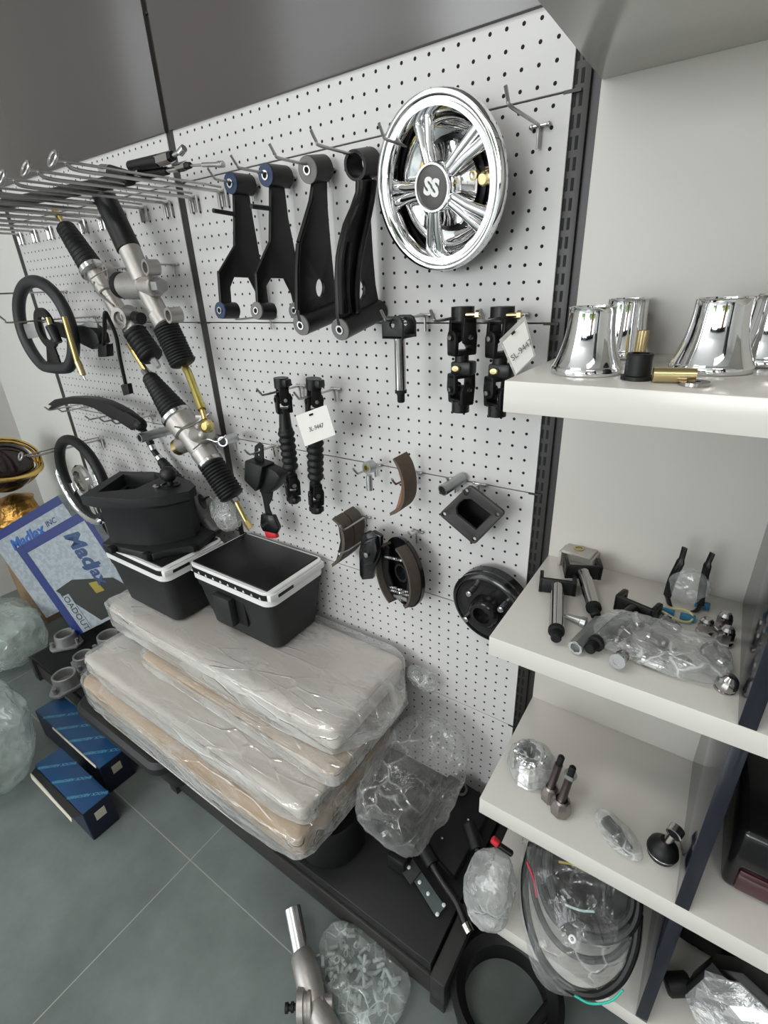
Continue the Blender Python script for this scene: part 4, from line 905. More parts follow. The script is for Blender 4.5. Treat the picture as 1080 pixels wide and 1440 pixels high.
cb_ = cooler('black and white cooler carrying the shifter console', -.293, -.283, False)
def console():
    zb, zt = -.5845, -.42
    t = thing('shifter_console', 'black shifter console with open tray and ball knob, standing on a cooler', 'console', (-.15, -.18, zb))
    bot = [(-.215, -.285), (-.29, -.17), (-.235, -.09), (-.10, -.085), (-.02, -.10), (-.03, -.20), (-.06, -.255)]
    top = [(-.253, -.307), (-.351, -.139), (-.249, -.088), (-.15, -.080), (-.08, -.082), (-.03, -.102), (-.012, -.135), (-.04, -.195), (-.099, -.25)]
    m = MB(); m.prism([(-.232, -.300), (-.045, -.262), (-.035, -.235), (.020, -.165), (-.01, -.082), (-.25, -.082), (-.315, -.16)], .020, Mx.Translation((0, 0, zb)), bev=.003); m.build('base_flange', dgrey, t)
    m = MB()
    for px, py in ((-.185, -.299), (-.06, -.270), (.012, -.175)): m.box((px - .012, py - .008, zb + .0035), (px + .012, py + .012, zb + .0225), bev=.004)
    m.build('flange_notch', blkm, t)
    n = 9; m = MB(); bm = m.bm; bt = [(-.205, -.285), (-.30, -.15), (-.235, -.095), (-.15, -.085), (-.09, -.086), (-.045, -.104), (-.03, -.135), (-.05, -.19), (-.095, -.24)]
    r0 = [bm.verts.new((*p, zb + .021)) for p in bt]; r1 = [bm.verts.new((p[0] * .94 + q[0] * .06, p[1] * .94 + q[1] * .06, zt - .036)) for p, q in zip(bt, top)]
    r2 = [bm.verts.new((*p, zt - .026)) for p in top]; r3 = [bm.verts.new((*p, zt)) for p in top]
    for a, b in ((r0, r1), (r1, r2), (r2, r3)):
        for i in range(n): bm.faces.new((a[i], a[(i + 1) % n], b[(i + 1) % n], b[i]))
    bm.faces.new(r0[::-1])
    tray_ = [(-.238, -.268), (-.316, -.148), (-.235, -.098), (-.185, -.110), (-.165, -.200)]
    es = [bm.edges.new((r3[i], r3[(i + 1) % n])) if not bm.edges.get((r3[i], r3[(i + 1) % n])) else bm.edges.get((r3[i], r3[(i + 1) % n])) for i in range(n)]
    tv = [bm.verts.new((*p, zt)) for p in tray_]; te = [bm.edges.new((tv[i], tv[(i + 1) % 5])) for i in range(5)]
    bmesh.ops.triangle_fill(bm, edges=es + te, use_beauty=True)
    td = [bm.verts.new((p[0] * .9 - .024, p[1] * .9 - .018, zt - .06)) for p in tray_]
    for i in range(5): bm.faces.new((tv[i], tv[(i + 1) % 5], td[(i + 1) % 5], td[i]))
    bm.faces.new(td); m.build('console_body', dgrey, t, 28)
    k = V((-.095, -.135, zt)); m = MB(); m.lathe([(.026, 0), (.026, .004), (.022, .005), (.021, .001), (0, .001)], k, (0, 0, 1), 32, cap=False); m.build('shift_collar', blk, t)
    m = MB(); m.lathe([(.0125, .001), (.0125, .004), (.010, .006), (0, .006)], k + V((-.024, -.026, 0)), (0, 0, 1), 20); m.build('button', chrome_d, t)
    m = MB(); m.cyl(k, k + V((0, 0, .022)), .009, seg=16); m.ball(k + V((0, 0, .034)), .0225, seg=24); m.build('shift_knob', mat('knob_leather', (.008, .008, .008), .45, bump=(350, .5, .002)), t)
console()
# ---------------------------------------------------------------- cartons on the floor
blue = mat('carton_blue', (.016, .085, .21), .28, vary=(7, .35, (.008, .035, .11))); bluet = mat('carton_lettering', (.13, .42, .58), .4); bdark = mat('carton_end', (.006, .010, .028), .35)
kraft = mat('carton_inside', (.62, .58, .48), .7); label_w = mat('paper_label', (.62, .58, .48), .6)
def shock_box(label, lo, hi, seed):
    lo, hi = V(lo), V(hi); t = thing('shock_absorber_carton', label, 'carton', ((lo.x + hi.x) / 2, (lo.y + hi.y) / 2, lo.z), 'blue shock absorber cartons')
    m = MB(); m.box(lo, hi, bev=.0012); m.build('carton', blue, t)
    m = MB(); m.box((hi.x + .0004, lo.y + .001, lo.z + .001), (hi.x + .0012, hi.y - .001, hi.z - .001)); m.box((lo.x, lo.y - .0012, lo.z + .001), (hi.x, lo.y - .0004, hi.z - .002)); m.build('end_flap', bdark, t)
    m = MB(); yc = (lo.y + hi.y) / 2; w_ = hi.y - lo.y
    for k in range(9):
        x = hi.x - .045 - k * .088
        if x < lo.x + .03: break
        # printed at a slant, read from the far side
        a = math.radians(180 + 42); M = Mx.Translation((x, yc, hi.z + .0005)) @ Mx.Rotation(a, 4, 'Z')
        m.text('SHOCK ABSORBER', .0142 * w_ / .08, M, depth=.00012, shear=.25)
    m.build('lettering', bluet, t, 0)
    m = MB(); m.box((hi.x + .0012, yc - .014, hi.z - .055), (hi.x + .0018, yc + .014, hi.z - .025)); m.build('paper_label', label_w, t, 0)
    return t
b1 = shock_box('blue shock absorber carton nearer the camera, with an opened side flap', (-.345, -.622, FZ + .001), (-.062, -.548, -1.198), 1)
m = MB(); m.plate([V((-.34, -.640, -1.212)), V((-.095, -.640, -1.218)), V((-.10, -.642, -1.236)), V((-.34, -.642, -1.232))], .003); m.plate([V((-.34, -.6245, -1.205)), V((-.07, -.6245, -1.205)), V((-.095, -.640, -1.218)), V((-.34, -.640, -1.212))], .002, mi=1); m.build('open_flap', [kraft, blkm], b1, 0)
b2 = shock_box('blue shock absorber carton beside the rack deck', (-.58, -.522, FZ + .001), (-.165, -.437, -1.198), 2)
m = MB(); m.box((-.45, -.5265, -1.205), (-.18, -.5225, -1.196), bev=.0015); m.build('torn_edge', kraft, b2)
# ---------------------------------------------------------------- blue and white display cartons with lettering
pw = mat('carton_white', (.36, .405, .44), .45, vary=(60, .08, (.28, .32, .36))); pb = mat('carton_border', (.009, .024, .15), .4); lt_b = mat('letter_blue', (.02, .10, .40), .4); lt_d = mat('letter_dark_blue', (.02, .055, .16), .4); photo_d = mat('printed_dark', (.018, .018, .016), .35); photo_y = mat('printed_yellow', (.30, .24, .03), .5)
def panel_thing(label, TR, e1, e2, back=False):
    """flat carton: TR corner, e1 toward the top-left, e2 downward"""
    n = e1.cross(e2).normalized(); n = n if n.dot(CAMP - TR) > 0 else -n
    t = thing('display_carton', label, 'carton', TR + e1 * .5 + e2, 'display cartons')
    P = lambda u, v, o=0.0: TR + e1 * u + e2 * v + n * o
    m = MB(); th = .035
    m.plate([P(0, 0, -th / 2), P(1, 0, -th / 2), P(1, 1, -th / 2), P(0, 1, -th / 2)], th); m.build('carton', pw, t, 0)
    def strip(m, a, b, c, d, o, mi=0): m.plate([P(*a, o), P(*b, o), P(*c, o), P(*d, o)], .0006, mi=mi)
    m = MB(); strip(m, (0, 0), (1, 0), (1, .085), (0, .085), .001)
    if not back: strip(m, (1, 0), (1, 1), (.90, 1), (.90, 0), .0012); strip(m, (0, 0), (0, 1), (.06, 1), (.06, 0), .0012)
    m.build('border', pb, t, 0)
    def txt(m, s_, size, u, v, dirv, o=.0016, bold=0.0, shear=.2):
        x_ = dirv.normalized(); y_ = n.cross(x_); M = Mx((x_, y_, n)).transposed().to_4x4(); M.translation = P(u, v, o); m.text(s_, size, M, depth=.0002, shear=shear, bold=bold)
    if back:
        m = MB(); txt(m, 'MadJax', .062, .60, .20, -e1, bold=.0018); m.build('lettering', lt_b, t, 0)
        m = MB(); txt(m, 'INC', .032, .25, .185, -e1); m.build('lettering', lt_d, t, 0)
    else:
        m = MB(); txt(m, 'Mad', .088, .30, .29, e2 * .96 - e1 * .02, bold=.003); txt(m, 'Jax', .07, .30, .56, e2 * .96 - e1 * .02, bold=.002); m.build('lettering', lt_d, t, 0)
        m = MB(); m.plate([P(.88, .52, .001), P(.62, .50, .001), P(.16, .66, .001), P(.06, .80, .001), P(.06, .97, .001), P(.60, .97, .001)], .0005); pd = m.build('printed_photo', photo_d, t, 0)
        m = MB(); m.plate([P(.46, .60, .0015), P(.36, .62, .0015), P(.34, .73, .0015), P(.45, .72, .0015)], .0005); m.build('printed_patch', photo_y, pd, 0)
        m = MB(); m.plate([P(.88, .60, .0015), P(.76, .60, .0015), P(.76, .99, .0015), P(.88, .99, .0015)], .0005); lp = m.build('title_strip', pw, t, 0)
        m = MB(); txt(m, 'LOADOUT', .036, .82, .78, e2, o=.0024, shear=0); m.build('lettering', photo_d, lp, 0)
    return t
TR = aY(117, 717, -.12); TL = aY(22, 772, -.29); BR = aY(176, 860, -.135)
e1, e2 = TL - TR, BR - TR; e2 = e2 - e1 * (e1.dot(e2) / e1.dot(e1))
panel_thing('blue-bordered display carton with sideways lettering, leaning in front of the other one', TR, e1, e2)
TRb = aY(81, 697, -.10); panel_thing('white display carton with a blue top edge, behind the other one', TRb + V((0, 0.0, 0)), e1 * 1.12, e2 * 1.0, True)
# ---------------------------------------------------------------- globe on a gold stand
def globe():
    c = aY(2, 655, -.13); t = thing('globe', 'black globe on a gold stand near the left wall', 'globe', (c.x, c.y, c.z - .36)); r = mpx(38, c)
    gp = mat('gold_polished', (.72, .48, .16), .22, 1)
    m = MB(); m.ball(c, r, seg=40); m.build('sphere', mat('globe_black', (.006, .005, .008), .12, vary=(5, .1, (.03, .018, .016))), t, 60)
    ax = V((.45, -.15, .88)).normalized(); u = ax.cross(V((.3, -1, .1))).normalized()
    m = MB(); vw = (CAMP - c).normalized(); side = ax.cross(vw).normalized()
    for k, rr in ((0, 1.13), (.02, 1.24)):
        m.tube([c + ax * (r * rr * math.cos(a)) + side * (r * rr * math.sin(a)) + vw * k for a in [PI * 2 * j / 48 for j in range(49)]][:-1], .006, 10, closed=True)
    m.build('meridian_ring', gp, t)
    h = V((0.25, .1, 1)).normalized(); a_ = h.cross(vw).normalized(); b_ = h.cross(a_)
    m = MB(); m.tube([c + a_ * (r * 1.18 * math.cos(k * PI / 24)) + b_ * (r * 1.18 * math.sin(k * PI / 24)) for k in range(48)], .010, 10, closed=True, flat=1.6, up=h); m.build('horizon_ring', gp, t)
    m = MB(); zt = c.z - r * 1.16
    m.lathe([(.02, 0), (.04, -.008), (.075, -.02), (.07, -.035), (.078, -.075), (.088, -.09), (.10, -.10), (.105, -.112), (.09, -.12), (0, -.12)], (c.x, c.y, zt), (0, 0, 1), 36); m.build('stand', mat('gold_cast', (.55, .30, .08), .35, 1, bump=(45, 1.0, .01)), t, 45)
    zb = zt - .1205; m = MB(); loft(m, [(FZ + .001, c.x, c.y, .19, .19, .02), (zb - .03, c.x, c.y, .20, .20, .02), (zb - .001, c.x, c.y, .20, .20, .03)])
    one(m, 'storage_bin', mat('bin_tan', (.34, .24, .13), .6, vary=(9, .2, (.20, .13, .07))), 'tan bin behind the leaning cartons with the globe standing on it', 'bin', (c.x, c.y, FZ))
globe()
# ---------------------------------------------------------------- bags on the floor at the left
bag('plastic_bag', 'large milky plastic bag lying in front of the rack at the left edge', (-.535, -.695, -1.135), (.190, .150, .172), 8, film_m, .026, 7, 6, pw=.8, smooth=40)
bag('plastic_bag', 'smaller milky plastic bag behind the large one at the left edge', (-1.16, -.40, -1.185), (.20, .14, .115), 9, film_m, .022, 8, 6, pw=.8, smooth=40)
# ---------------------------------------------------------------- hub castings on the deck
def casting(px, py, label, rz, s_=1.0, lift=.0125):
    p = aZ(px, py, DK + lift); t = thing('hub_casting', label, 'casting', p, 'grey hub castings')
    m = MB(); q = [(.055 * math.cos(math.radians(a)), .055 * math.sin(math.radians(a))) for a in (0, 18, 102, 120, 138, 222, 240, 258, 342)]
    m.prism([(x * 1.05, y * 1.05) for x, y in q], .010, Mx.Translation(p), bev=.002); m.build('flange', castg, t)
    m = MB(); m.lathe([(.040, .009), (.036, .024), (.034, .045), (.031, .047), (.027, .045), (.025, .020), (0, .018)], p, (0, 0, 1), 32); m.build('bearing_seat', castg, t, 40)
    for a in (0, 120, 240):
        d = V((.046 * math.cos(math.radians(a)), .046 * math.sin(math.radians(a)), 0)); m = MB(); m.cyl(p + d + V((0, 0, .009)), p + d + V((0, 0, .030)), .006, seg=12); m.build('boss', castg, t)
    t.rotation_euler = (0, 0, math.radians(rz)); t.scale = (s_, s_, s_)
casting(96, 905, 'grey hub casting beside the milky bag, with a tall bearing seat', 20, 1.1)
casting(121, 934, 'grey hub casting in the middle of the group, turned aside', 75, 1.0)
casting(157, 908, 'grey hub casting at the end of the topmost cushion', 140, 1.2)
casting(96, 964, 'grey hub casting lowest of the group, above the blue cartons', 55, 1.15)
casting(133, 872, 'grey hub casting at the back of the group, below the leaning carton', 10, 1.0)
m = MB(); A = aZ(95, 955, DK); m.box((A.x - .24, A.y - .02, DK + .0005), (A.x + .20, A.y + .20, DK + .012), bev=.003); one(m, 'rubber_mat', blkm, 'flat black rubber mat under the grey hub castings', 'mat', (A.x, A.y + .1, DK))
# ---------------------------------------------------------------- right end of the deck
def strut(label, pts, r, nm='strut'):
    t = thing('strut_bar', label, 'strut', aZ(*pts[0][:2], DK + pts[0][2]), 'black struts on the deck')
    P = [aZ(a, b, DK + h) for a, b, h in pts]
    m = MB(); m.tube(crv(P[:-1], 6), [r] * ((len(P) - 2) * 6 + 1), 14); m.build('tube', paint, t)
    d = (P[-1] - P[-2]).normalized(); m = MB(); m.cyl(P[-2] - d * .004, P[-1], r * 1.25, seg=16); m.build('end_fitting', chrome_d, t)
    m = MB(); d0 = (P[1] - P[0]).normalized(); m.cyl(P[0] - d0 * .002, P[0] + d0 * .05, r * 1.8, seg=18); m.build('collar', rub, t)
strut('bent black strut with a bright end, reaching from the big clear bag to the hoop', [(592, 1186, .06), (612, 1222, .05), (627, 1246, .035), (642, 1268, .03), (656, 1302, .02), (661, 1312, .018)], .0085)
strut('straight black strut behind the bent one, beside the milky bag', [(660, 1160, .095), (672, 1195, .08), (684, 1222, .07), (690, 1236, .062), (694, 1246, .058)], .009)
def hinge():
    t = thing('hinge_plate', 'grey riveted hinge plate with a black clamp on the black deck', 'hinge', aZ(600, 1250, DK)); g = mat('hinge_grey', (.17, .21, .215), .4, .6); g2 = mat('hinge_grey_dark', (.09, .095, .095), .45, .5)
    z = DK + .012
    m = MB(); m.plate([aZ(581, 1236, z), aZ(592, 1226, z), aZ(626, 1276, z), aZ(614, 1290, z)], .005); m.build('leaf', g, t)
    m = MB(); m.plate([aZ(565, 1226, z + .006), aZ(580, 1208, z + .006), aZ(592, 1226, z + .006), aZ(578, 1244, z + .006)], .005); m.build('leaf', g2, t)
    m = MB()
    for q in ((575, 1220, .009), (590, 1241, .003), (602, 1257, .003), (624, 1273, .003), (615, 1286, .003)):
        m.lathe([(.0042, 0), (.0042, .002), (0, .004)], aZ(q[0], q[1], z + q[2]), (0, 0, 1), 12)
    m.build('rivet', letter_w, t)
    m = MB(); a, b = aZ(548, 1205, z + .01), aZ(566, 1215, z + .02); m.box(V((min(a.x, b.x), min(a.y, b.y) - .01, DK + .0006)), V((max(a.x, b.x) + .01, max(a.y, b.y) + .03, z + .035)), bev=.006); m.build('clamp', blk, t)
hinge()
def bracket():
    t = thing('black_bracket', 'black bolted bracket lying at the back corner of the deck', 'bracket', (.80, -.10, DK))
    m = MB(); m.plate([V((.70, -.20, DK + .03)), V((.86, -.24, DK + .03)), V((.872, -.04, DK + .05)), V((.74, -.03, DK + .05))], .03, bev=.004); m.build('plate', blkm, t)
    m = MB(); m.ring(V((.79, -.06, DK + .068)), V((.79, -.065, DK + .078)), .016, .010, 20); m.build('ring', blkg, t)
    for x, y in ((.765, -.16), (.80, -.19), (.835, -.12), (.775, -.10)):
        m = MB(); m.lathe([(.003, 0), (.003, .002), (0, .003)], (x, y, DK + .053 + (y + .2) * .1), (0, 0, 1), 10); m.build('bolt', steel, t)
bracket()
# ---------------------------------------------------------------- floor in front
def hoop():
    c = aZ(710, 1408, FZ + .03); t = thing('black_hoop', 'big black hoop standing on the floor between the deck and the white shelves', 'hoop', (c.x, c.y, FZ))
    m = MB(); R1 = .098
    m.lathe([(R1 - .014, .0), (R1 + .004, .0), (R1 + .014, .075), (R1 + .002, .078), (R1 - .016, .06), (R1 - .014, .0)], (c.x, c.y, FZ + .001), (0, 0, 1), 64, cap=False); m.build('rim', rub, t, 40)
    m = MB(); p0, p1 = V((c.x + .035, c.y - .09, FZ + .05)), V((c.x + .085, c.y + .05, FZ + .055)); m.tube([p0, (p0 + p1) / 2, p1], .010, 12, flat=.5); m.build('cross_bar', rub, t)
hoop()
def knuckle():
    z = FZ + .045; A = aZ(411, 1277, z + .03); B = aZ(424, 1342, z + .005); C_ = aZ(444, 1412, z); D_ = aZ(470, 1470, z)
    t = thing('steering_knuckle', 'cast steering knuckle with a bright shaft lying on the floor tiles', 'steering knuckle', (C_.x, C_.y, FZ))
    d = (B - A).normalized(); m = MB(); m.cyl(A, B, mpx(11.5, A), mpx(12, B), seg=28, bev=.001); m.build('shaft', steel, t)
    m = MB(); m.lathe([(mpx(13, B), -.004), (mpx(16, B), .004), (mpx(19, C_), (C_ - B).length * .55), (mpx(15, C_), (C_ - B).length)], B, C_ - B, 28); m.cyl(C_, D_, mpx(15, C_), mpx(20, D_), seg=24); m.build('body', cast, t)
    s_ = (aZ(470, 1408, z) - aZ(410, 1416, z)).normalized(); m = MB(); m.lathe([(.022, -.038), (.030, -.036), (.031, -.024), (.027, -.022), (.027, -.016), (.029, -.014), (.029, -.008), (.020, -.006), (.019, .016), (.014, .018), (.014, .034), (.011, .036)], C_, s_, 36); m.build('cross_boss', cast, t)
    m = MB(); m.lathe([(.006, -.036), (.006, -.044), (.009, -.045), (.009, -.050), (.006, -.051), (.006, -.055), (.009, -.056), (.009, -.062)], C_, s_, 18); m.build('grease_plug', rub, t)
knuckle()
m = MB(); P = aZ(462, 1378, FZ + .03); m.ring(P, P + V((.004, .006, .006)), .0105, .006, 20); one(m, 'ring_nut', steel, 'small bright ring nut beside the steering knuckle', 'nut', P)
cc = aZ(505, 1368, FZ + .026)
ax_ = (aZ(545, 1440, FZ) - aZ(440, 1300, FZ)).normalized(); sd_ = V((-ax_.y, ax_.x, 0))
def wf(co): return ax_ * (co.x * (1.0)) + sd_ * (co.y * (1.05 + .30 * co.x / .11)) + V((0, 0, co.z))
bag('plastic_bag', 'clear plastic bag of small white fittings on the floor in front of the deck', cc, (.112, .072, .026), 12, film('fit_film', (.06, .30), (.66, .74, .72), .1, 22), .006, 18, 5, warp=wf, pw=.8)
m = MB(); fit = mat('fitting_white', (.50, .56, .55), .45)
random.seed(3)
for k in range(90):
    a, b = random.uniform(-.09, .085), random.uniform(-.052, .052)
    p = cc + ax_ * a + sd_ * b + V((0, 0, random.uniform(-.016, .010))); d = V((random.uniform(-1, 1), random.uniform(-1, 1), random.uniform(-.4, .4))).normalized()
    if k % 3: m.cyl(p - d * .009, p + d * .009, .0042, seg=8)
    else: m.ring(p - d * .002, p + d * .002, .0075, .0045, 12)
tag(m.build('plastic_fittings', fit, None, loc=cc), 'heap of small white plastic fittings inside the clear floor bag', 'fittings', kind='stuff')
# ================================================================ things on the white shelves
Z1, Z2, Z3, Z4 = -.039, -.409, -.765, -1.1
def cup(px, py, label, rb=.037, h=.074, rt=.0255):
    p = aZ(px, py, Z1 + .0005) if py else aY(px, 495, -.062 if px < 1000 else -.085)
    p.z = Z1 + .0005; t = thing('chrome_cup', label, 'chrome cup', p, 'flared chrome cups')
    pr = [(rb, 0), (rb + .0005, .001), (rb + .0005, .0075), (rb - .001, .009)]
    for k in range(13):
        s_ = k / 12; pr.append((rt + (rb - .0015 - rt) * (1 - s_) ** 2.3, .010 + (h - .012) * s_))
    pr += [(rt + .0008, h - .001), (rt + .0002, h), (rt - .0015, h), (rt - .002, h - .002), (rt - .002, .02)]
    m = MB(); m.lathe(pr, p, (0, 0, 1), 64, cap=False); m.build('body', chrome, t, 50)
    m = MB(); m.lathe([(rt - .0021, .02), (0, .02)], p, (0, 0, 1), 32, cap=False); m.build('inner_floor', chrome_d, t)
    return t
cup(823, 523, 'flared chrome cup nearest the left end of the top white shelf', .0395)
cup(873, None, 'flared chrome cup half hidden behind the one at the shelf end', .036, .076, .026)
cup(997, 520, 'flared chrome cup standing right of the lying brass sleeve', .043, .078, .0275)
cup(1072, None, 'flared chrome cup at the right edge, behind its neighbour', .038, .078, .026)
p = aZ(895, 533, Z1 + .0004); m = MB(); m.lathe([(.0165, 0), (.0165, .004), (.0135, .005), (.0135, .0265), (.0125, .0275), (.0095, .0275), (.0095, .002), (.0, .002)], p, (0, 0, 1), 36, cap=False); one(m, 'flanged_bush', rub, 'black flanged bush in front of the chrome cups', 'bush', p)
p = aZ(897, 510, Z1 + .0004); m = MB(); m.ring(p, p + V((0, 0, .040)), .0075, .0055, 28); one(m, 'brass_sleeve', brass, 'brass sleeve standing upright behind the black bush', 'sleeve', p, 'brass sleeves')
a, b = aZ(918, 527, Z1 + .0082), aZ(978, 528, Z1 + .0082); m = MB(); m.ring(a, b, .0078, .0058, 28); one(m, 'brass_sleeve', brass, 'brass sleeve lying on its side beside the black bush', 'sleeve', a, 'brass sleeves')
p = aZ(975, 541, Z1 + .0004); m = MB(); m.ring(p, p + V((0, 0, .0035)), .0145, .006, 36); one(m, 'washer', chrome_d, 'flat dark washer in front of the lying brass sleeve', 'washer', p)
# ---------------------------------------------------------------- second shelf
z = Z2 + .0145
def lay_fork(label, bridge, tip, nm='fork_spindle', pm_=blk, L=None, shaft_m=None, wd=.058, lift=0.0):
    a, b = aZ(*bridge, z + lift), aZ(*tip, z); u = (a - b).normalized(); e = u.cross(V((0, 0, 1))).normalized(); s_ = u.cross(e)
    return fork_spindle(nm, label, a, u, e, s_, 'fork spindles', .034, (a - b).length - .018, wd, pm_, blkm, .0135, .0112)
lay_fork('black fork with bright shaft at the left end of the second white shelf', (784, 826), (782, 898))
lay_fork('black fork with bright shaft resting behind the first one, beside the grey block', (821, 806), (838, 866), lift=.012)
t3 = lay_fork('all-black fork spindle with its ears up, next to the bag of nuts', (890, 858), (829, 913))
for o in t3.children:
    if o.name.startswith('shaft'): o.data = o.data.copy(); o.data.materials[0] = blkg
def block():
    p = aZ(812, 802, Z2); t = thing('bracket_block', 'light grey cast bracket with a brass bush in its top, by the slotted post', 'bracket', p)
    M = Mx.Translation(p + V((-.004, .012, 0))) @ Mx.Rotation(math.radians(-6), 4, 'Z'); g = mat('block_grey', (.40, .375, .345), .5)
    m = MB(); m.box((-.026, -.016, .028), (.026, .022, .034), bev=.002, m=M); m.box((-.030, -.016, .0004), (-.025, .022, .030), m=M, bev=.001); m.box((.025, -.016, .0004), (.030, .022, .030), m=M, bev=.001); m.build('body', g, t)
    m = MB(); m.lathe([(.0085, .0335), (.0085, .036), (.006, .036), (.006, .030), (0, .030)], M @ V((-.002, .004, 0)), (0, 0, 1), 24, cap=False); m.build('bush', gold, t)
block()
a, b = aZ(809, 911, Z2 + .0125), aZ(845, 874, Z2 + .0125)
t = thing('hex_socket', 'zinc hex coupling tube in front of the forks', 'coupling', a); d = (b - a).normalized(); m = MB(); m.lathe([(.0072, .0), (.0108, .0), (.0108, (b - a).length), (.0072, (b - a).length)], a, d, 6, cap=False); m.lathe([(.0075, 0), (.0075, .012), (0, .012)], a, d, 20, cap=False); m.build('body', zinc, t)
m = MB(); m.ring(a - d * .0008, a + d * .0012, .0096, .0070, 24); m.build('end_face', steel, t)
a, b = aZ(793, 865, Z2 + .007), aZ(824, 876, Z2 + .007); m = MB(); m.lathe([(.0035, 0), (.0062, (b - a).length * .75), (.008, (b - a).length * .78), (.008, (b - a).length)], a, b - a, 22); one(m, 'taper_pin', zinc, 'tapered bright pin between the two fork shafts', 'pin', a)
NG = 'chrome lug nuts'
def nut(pos, d, label, L=.032, r=.0098, ball=False):
    t = thing('lug_nut', label, 'lug nut', pos, NG); d = V(d).normalized(); m = MB()
    if ball: m.lathe([(r * .7, 0), (r * 1.12, L * .15), (r * 1.2, L * .4), (r * .95, L * .72), (r * .5, L * .9), (0, L * .95)], pos, d, 12)
    else: m.lathe([(r * 1.12, 0), (r * 1.12, L * .10), (r, L * .14), (r, L * .68)], pos, d, 6); m.lathe([(r * .93, L * .66), (r * .88, L * .80), (r * .6, L * .94), (0, L)], pos, d, 24, cap=False)
    m.build('nut', chrome_d, t, 25)
    m = MB(); m.ring(V(pos) - d * .0005, V(pos) + d * .003, r * 1.14, r * .6, 24); m.build('seat', chrome_d, t)
up = (0, 0, 1)
nut(aZ(1015, 886, Z2 + .0008), up, 'chrome lug nut standing at the back, nearest the navy divider')
nut(aZ(1018, 905, Z2 + .0008), up, 'chrome lug nut standing in front of another, beside the navy divider', .030)
nut(aZ(990, 890, Z2 + .0008), up, 'chrome lug nut standing left of the pair by the divider', .027)
nut(aZ(996, 912, Z2 + .012), aZ(1024, 938, Z2 + .012) - aZ(996, 912, Z2 + .012), 'chrome lug nut lying on its side outside the clear bag', .034, .0105)
nut(aZ(1018, 968, Z2 + .0008), (.15, -.1, 1), 'round-headed chrome nut nearest the front edge of the second shelf', .026, .0105, True)
for k, (a, b, lb) in enumerate((((893, 868), (903, 892), 'bagged lug nut pointing at the black fork'), ((876, 905), (892, 930), 'bagged lug nut near the front edge of its bag'), ((868, 930), (880, 918), 'bagged lug nut at the front corner of its bag'), ((905, 925), (928, 934), 'bagged lug nut lying along the front of its bag'), ((912, 893), (938, 906), 'bagged lug nut in the middle of its bag'), ((880, 888), (870, 900), 'bagged lug nut beside the black shaft end'), ((935, 872), (948, 882), 'bagged lug nut at the back of its bag'), ((945, 918), (958, 928), 'bagged lug nut at the right end of its bag'))):
    A = aZ(*a, Z2 + .0125 + .003 * (k % 3)); nut(A, aZ(*b, Z2 + .0125) - A, lb, .028, .0088)
cc = aZ(928, 905, Z2 + .019)
bag('plastic_bag', 'clear plastic bag of chrome lug nuts on the second white shelf', cc, (.084, .046, .0175), 21, film_c, .006, 26, 5, pw=.7, smooth=0, post=lambda q: V((q.x, q.y, max(q.z, Z2 + .0006))))
def tool_bag():
    base = aZ(960, 862, Z2 + .004); t = thing('spring_clip', 'dark two-legged clip standing in a small clear bag against the back panel', 'clip', base)
    y = base.y + .02
    for nm, pts in (('leg', ((938, 838), (945, 815), (957, 790), (963, 770))), ('leg', ((985, 850), (988, 825), (995, 795), (1002, 778)))):
        m = MB(); P = [aY(*q, y) for q in pts]; m.tube(crv(P, 5), [.0065] * 11 + [.0045] * 5, 10, flat=.45); m.build(nm, chrome_d if nm == 'x' else blkg, t)
    m = MB(); m.tube(crv([aY(938, 838, y), aY(945, 856, y), aY(965, 862, y), aY(980, 858, y), aY(985, 850, y)], 5), .0055, 10, flat=.5); m.build('bridge', blkg, t)
    bag('clear_wrap', '', aY(968, 825, y), (.030, .014, .030), 22, film_c, .006, 40, 4, parent=t, smooth=0, post=lambda q: V((q.x, min(q.y, -.022), max(q.z, Z2 + .0006))))
tool_bag()
rb = random.Random(5)
bl = mat('tie_blue', (.03, .20, .36), .4); yl = mat('tie_yellow', (.70, .62, .30), .4)
c0 = aZ(950, 866, Z2 + .004)
m = MB(); m.tube([c0 + V((.022 * math.cos(a), .014 * math.sin(a), .004 + .003 * math.sin(2 * a))) for a in [2 * PI * k / 28 for k in range(28)]], .0016, 8, closed=True); one(m, 'cable_ring', yl, 'thin cream ring of cord lying behind the bag of lug nuts', 'ring', c0)
for (px, py), lb in (((967, 868), 'small blue plug beside the cream cord ring'), ((988, 850), 'small blue plug at the foot of the dark clip'), ((938, 860), 'small blue plug behind the black fork ear')):
    p = aZ(px, py, Z2 + .006); m = MB(); m.box(p + V((-.010, -.004, -.0055)), p + V((.010, .004, .0045)), bev=.0015); one(m, 'blue_plug', bl, lb, 'plug', p, 'blue plugs')
